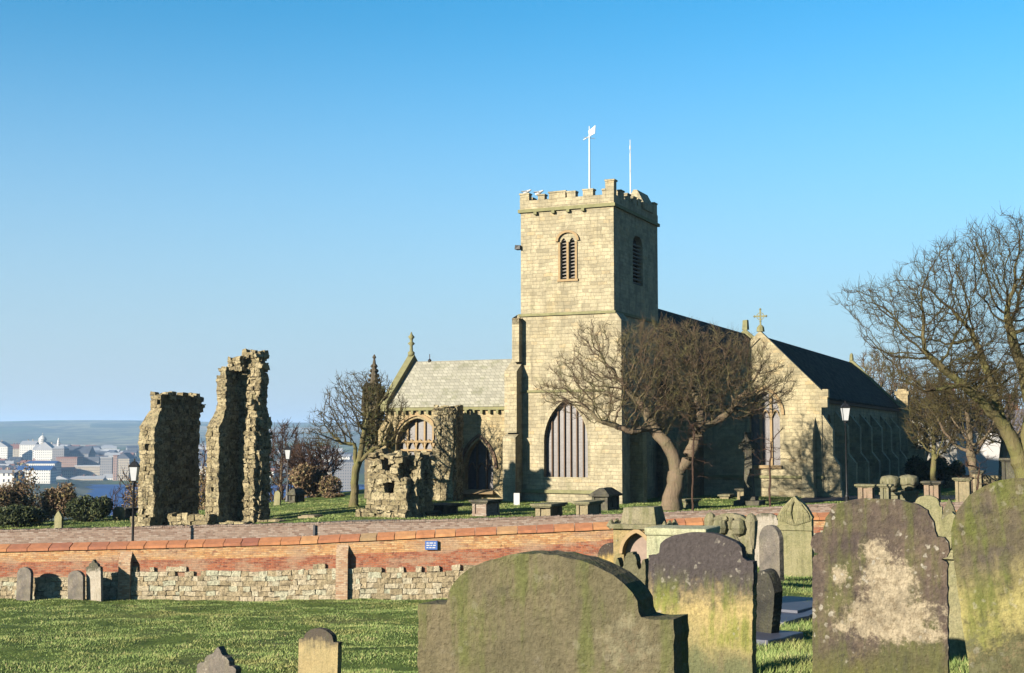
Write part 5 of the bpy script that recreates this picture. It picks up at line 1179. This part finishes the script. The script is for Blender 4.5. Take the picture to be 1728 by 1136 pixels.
def house(label, u0, u1, vt, vb, Y, wm, rm, rf='gable', depth=18, rh=.3, rot=0, group=None, chim=2, name='town_building'):
    a = P(u0, vb, Y); c = P(u1, vb, Y); x = (a.x + c.x) / 2; W = (c.x - a.x) / 2; z = min(a.z, g1(x, Y)); H = P(u0, vt, Y).z - a.z; base = a.z - z
    t = thing(name, label, 'building', (x, Y, z), rot, group); m = MB(); hw = base + H * (1 - rh); Ht = base + H; d = depth / 2
    m.box(-W, W, -d, d, -4, hw); m.build('wall', wm, t)
    m = MB(); e = W * .02 + .2
    if rf == 'gable': m.hexa([(-W - e, -d - e, hw + .02), (W + e, -d - e, hw + .02), (W + e, d + e, hw + .02), (-W - e, d + e, hw + .02), (-W - e, -.3, Ht), (W + e, -.3, Ht), (W + e, .3, Ht), (-W - e, .3, Ht)])
    elif rf == 'front': m.hexa([(-W - e, -d - e, hw + .02), (W + e, -d - e, hw + .02), (W + e, d + e, hw + .02), (-W - e, d + e, hw + .02), (-.3, -d - e, Ht), (.3, -d - e, Ht), (.3, d + e, Ht), (-.3, d + e, Ht)])
    elif rf == 'hip': m.hexa([(-W - e, -d - e, hw + .02), (W + e, -d - e, hw + .02), (W + e, d + e, hw + .02), (-W - e, d + e, hw + .02), (-W * .5, -.3, Ht), (W * .5, -.3, Ht), (W * .5, .3, Ht), (-W * .5, .3, Ht)])
    else: m.box(-W - .3, W + .3, -d - .3, d + .3, hw + .02, Ht)
    r_ = m.build('roof', rm, t)
    for k in range(chim):
        m = MB(); cx = W * (-.6 + 1.2 * (k + .5) / max(1, chim)); s = max(.5, min(W * .06, 1.3)); m.box(cx - s, cx + s, -s, s, hw + (Ht - hw) * .4, Ht + H * .08 + 1); m.build('chimney', HM['red'] if wm != HM['white'] else HM['cream'], r_)
    return t
def onY(u, vt, vb, Y): return Y
house('long white seafront hotel with gabled wings, tallest white building on the skyline', 60, 98, 750, 777, 1860, HM['white'], RM['pale'], 'gable', 25, .35, chim=3)
house('white gable-ended hotel block facing the camera', 62, 94, 746, 776, 1800, HM['white'], RM['pale'], 'front', 15, .45, chim=0)
t = house('white hotel wing with small dome at the skyline', 38, 64, 744, 766, 1920, HM['white'], RM['pale'], 'gable', 25, .3, chim=2)
m = MB(); hh = P(72, 733, 1920).z - t.location.z; dx = P(72, 740, 1920).x - t.location.x; m.lathe([(5.5, hh - 16), (5.5, hh - 9), (6, hh - 8), (4.2, hh - 4), (1.5, hh - 2), (.6, hh - 1.5), (.3, hh + 3)], 12, dx, 0); m.build('dome', HM['white'], t)
t = house('pale blue-shaded hotel end with a pointed turret', 92, 112, 752, 777, 1776, HM['grey'], RM['pale'], 'hip', 20, .2, chim=0)
m = MB(); hh = P(99, 737, 1776).z - t.location.z; m.lathe([(2.2, hh - 16), (2.2, hh - 8), (.1, hh)], 8, P(99, 740, 1776).x - t.location.x, 0); m.build('turret', HM['white'], t)
house('white hotel on the far left edge with pointed roof', -12, 17, 745, 768, 1872, HM['white'], RM['pale'], 'front', 20, .4, chim=1)
house('white and brown terrace between the white hotels', 16, 40, 750, 768, 1944, HM['cream'], RM['tile'], 'gable', 18, .4, chim=3)
house('large dark slate-roofed hall right of the white hotel', 110, 155, 753, 771, 1800, HM['grey'], RM['slate'], 'gable', 30, .7, chim=0)
house('flat pink-brown block below the white hotel', 100, 135, 771, 792, 1704, HM['pink'], RM['tile'], 'flat', 25, .12, chim=0)
house('dark flat block beside the pink-brown block', 135, 172, 771, 790, 1728, HM['grey'], RM['slate'], 'flat', 25, .4, chim=0)
house('low white shed range below the skyline hotels', 50, 98, 778, 786, 1656, HM['white'], RM['blue'], 'gable', 25, .5, chim=0)
house('cream flat-roofed theatre block in the middle of the town', 132, 192, 785, 803, 1700, HM['cream'], RM['pale'], 'flat', 30, .1, chim=0)
house('pale tower block behind the cream theatre block', 172, 192, 771, 786, 1680, HM['grey'], RM['pale'], 'flat', 15, .08, chim=0)
house('slim brown chimney tower in the town', 192, 199, 768, 793, 1656, HM['pink'], RM['tile'], 'flat', 7, .05, chim=0)
house('cream warehouse with slate roof right of the brown tower', 200, 224, 764, 797, 1668, HM['cream'], RM['slate'], 'front', 30, .3, chim=0)
house('long quayside range with pale roof above the blue water', 122, 178, 803, 813, 1665, HM['cream'], RM['pale'], 'gable', 20, .5, chim=2)
house('quayside shed with grey roof at the right of the water', 176, 226, 800, 811, 1670, HM['white'], RM['pale'], 'gable', 20, .6, chim=1)
house('white house peeping over the far left thicket', -8, 33, 793, 806, 700, HM['white'], RM['pale'], 'gable', 15, .4, chim=1)
house('blue-roofed low building behind the thicket', 30, 90, 786, 800, 1500, HM['white'], RM['blue'], 'gable', 20, .5, chim=0)
house('pale gabled house at the left of the water', 88, 118, 803, 815, 1650, HM['cream'], RM['pale'], 'front', 14, .5, chim=1)
house('white long building seen behind the rounded bare tree', 545, 592, 767, 776, 1560, HM['white'], RM['pale'], 'gable', 20, .4, chim=0)
house('blue-grey block below the white long building', 560, 600, 776, 792, 1440, HM['grey'], RM['slate'], 'flat', 20, .2, chim=0)
house('cream block beside the blue-grey block', 515, 562, 780, 795, 1380, HM['cream'], RM['slate'], 'gable', 20, .3, chim=2)
rg = random.Random(9)
kinds = list(HM); cn = {'white': 'white', 'cream': 'cream', 'pink': 'pinkish', 'grey': 'grey', 'red': 'red brick'}; rn = {'slate': 'slate', 'tile': 'red-tiled', 'pale': 'pale-roofed'}
for i in range(235):
    u = rg.uniform(-20, 225) if i < 190 else rg.choice([rg.uniform(330, 350), rg.uniform(450, 600)])
    Y = rg.uniform(1750, 2700) if i % 3 else rg.uniform(1680, 1850); x = P(u, 760, Y).x; z = g1(x, Y)
    k = rg.choice(['white', 'cream', 'pink', 'cream', 'grey', 'white']); rr = rg.choice(['slate', 'tile', 'slate', 'pale']); W = rg.uniform(6, 16); H = rg.uniform(9, 15)
    nm = f'distant {cn[k]} {rn[rr]} house in the hazy hillside town {"beyond the ruins" if i >= 190 else "behind the hotels"}'
    t = thing('town_house', nm, 'house', (x, Y, z), rg.uniform(-.6, .6), nm.replace('house', 'houses'))
    m = MB(); m.box(-W, W, -6, 6, -6, H * .65); m.build('wall', HM[k], t)
    m = MB(); m.hexa([(-W - .3, -6.3, H * .65 + .02), (W + .3, -6.3, H * .65 + .02), (W + .3, 6.3, H * .65 + .02), (-W - .3, 6.3, H * .65 + .02), (-W, -.2, H), (W, -.2, H), (W, .2, H), (-W, .2, H)]); m.build('roof', RM[rr], t)
# houses behind the right-hand trees
house('long pale rendered house behind the bare trees right of the church', 1540, 1640, 672, 800, 150, plain('pale_render', (.62, .58, .52), .9, .08), RM['slate'], 'gable', 9, .28, chim=2, name='house')
house('white gable-end cottage behind the dark-trunked tree', 1640, 1670, 700, 800, 125, plain('white_render', (.75, .73, .73), .9, .06), RM['slate'], 'front', 8, .3, chim=1, name='house')
house('house with large purple-grey roof at the right edge', 1668, 1790, 690, 800, 135, plain('stone_house', (.42, .36, .26), .9, .2), plain('purple_slate', (.2, .19, .22), .8, .15), 'gable', 10, .55, chim=2, name='house')
for i, (u, v0, v1) in enumerate(((1560, 720, 740), (1590, 720, 740), (1620, 720, 740), (1565, 760, 782), (1612, 760, 782))): pass
def ylw(m, g): m.masonry(0, 9, 0, .5, -.5, 1.0, .3, .6, .03, .05, .02)
ruin('churchyard_wall', 'dark low stone wall in front of the right-hand houses', 1590, 800, 100, ylw, 'wall')

# ------------------------------------------------------------------ haze
hz = N('haze_air'); hz.t.nodes.remove(hz.b); pv = hz.t.nodes.new('ShaderNodeVolumePrincipled')
pv.inputs['Color'].default_value = (.42, .66, 1, 1); pv.inputs['Density'].default_value = .0001; pv.inputs['Anisotropy'].default_value = .2
hz.t.links.new(pv.outputs[0], hz.t.nodes['Material Output'].inputs['Volume'])
m = MB(); m.box(-9500, 9500, -500, 9800, -72, 130); o = m.build('haze', hz.m); o['kind'] = 'stuff'
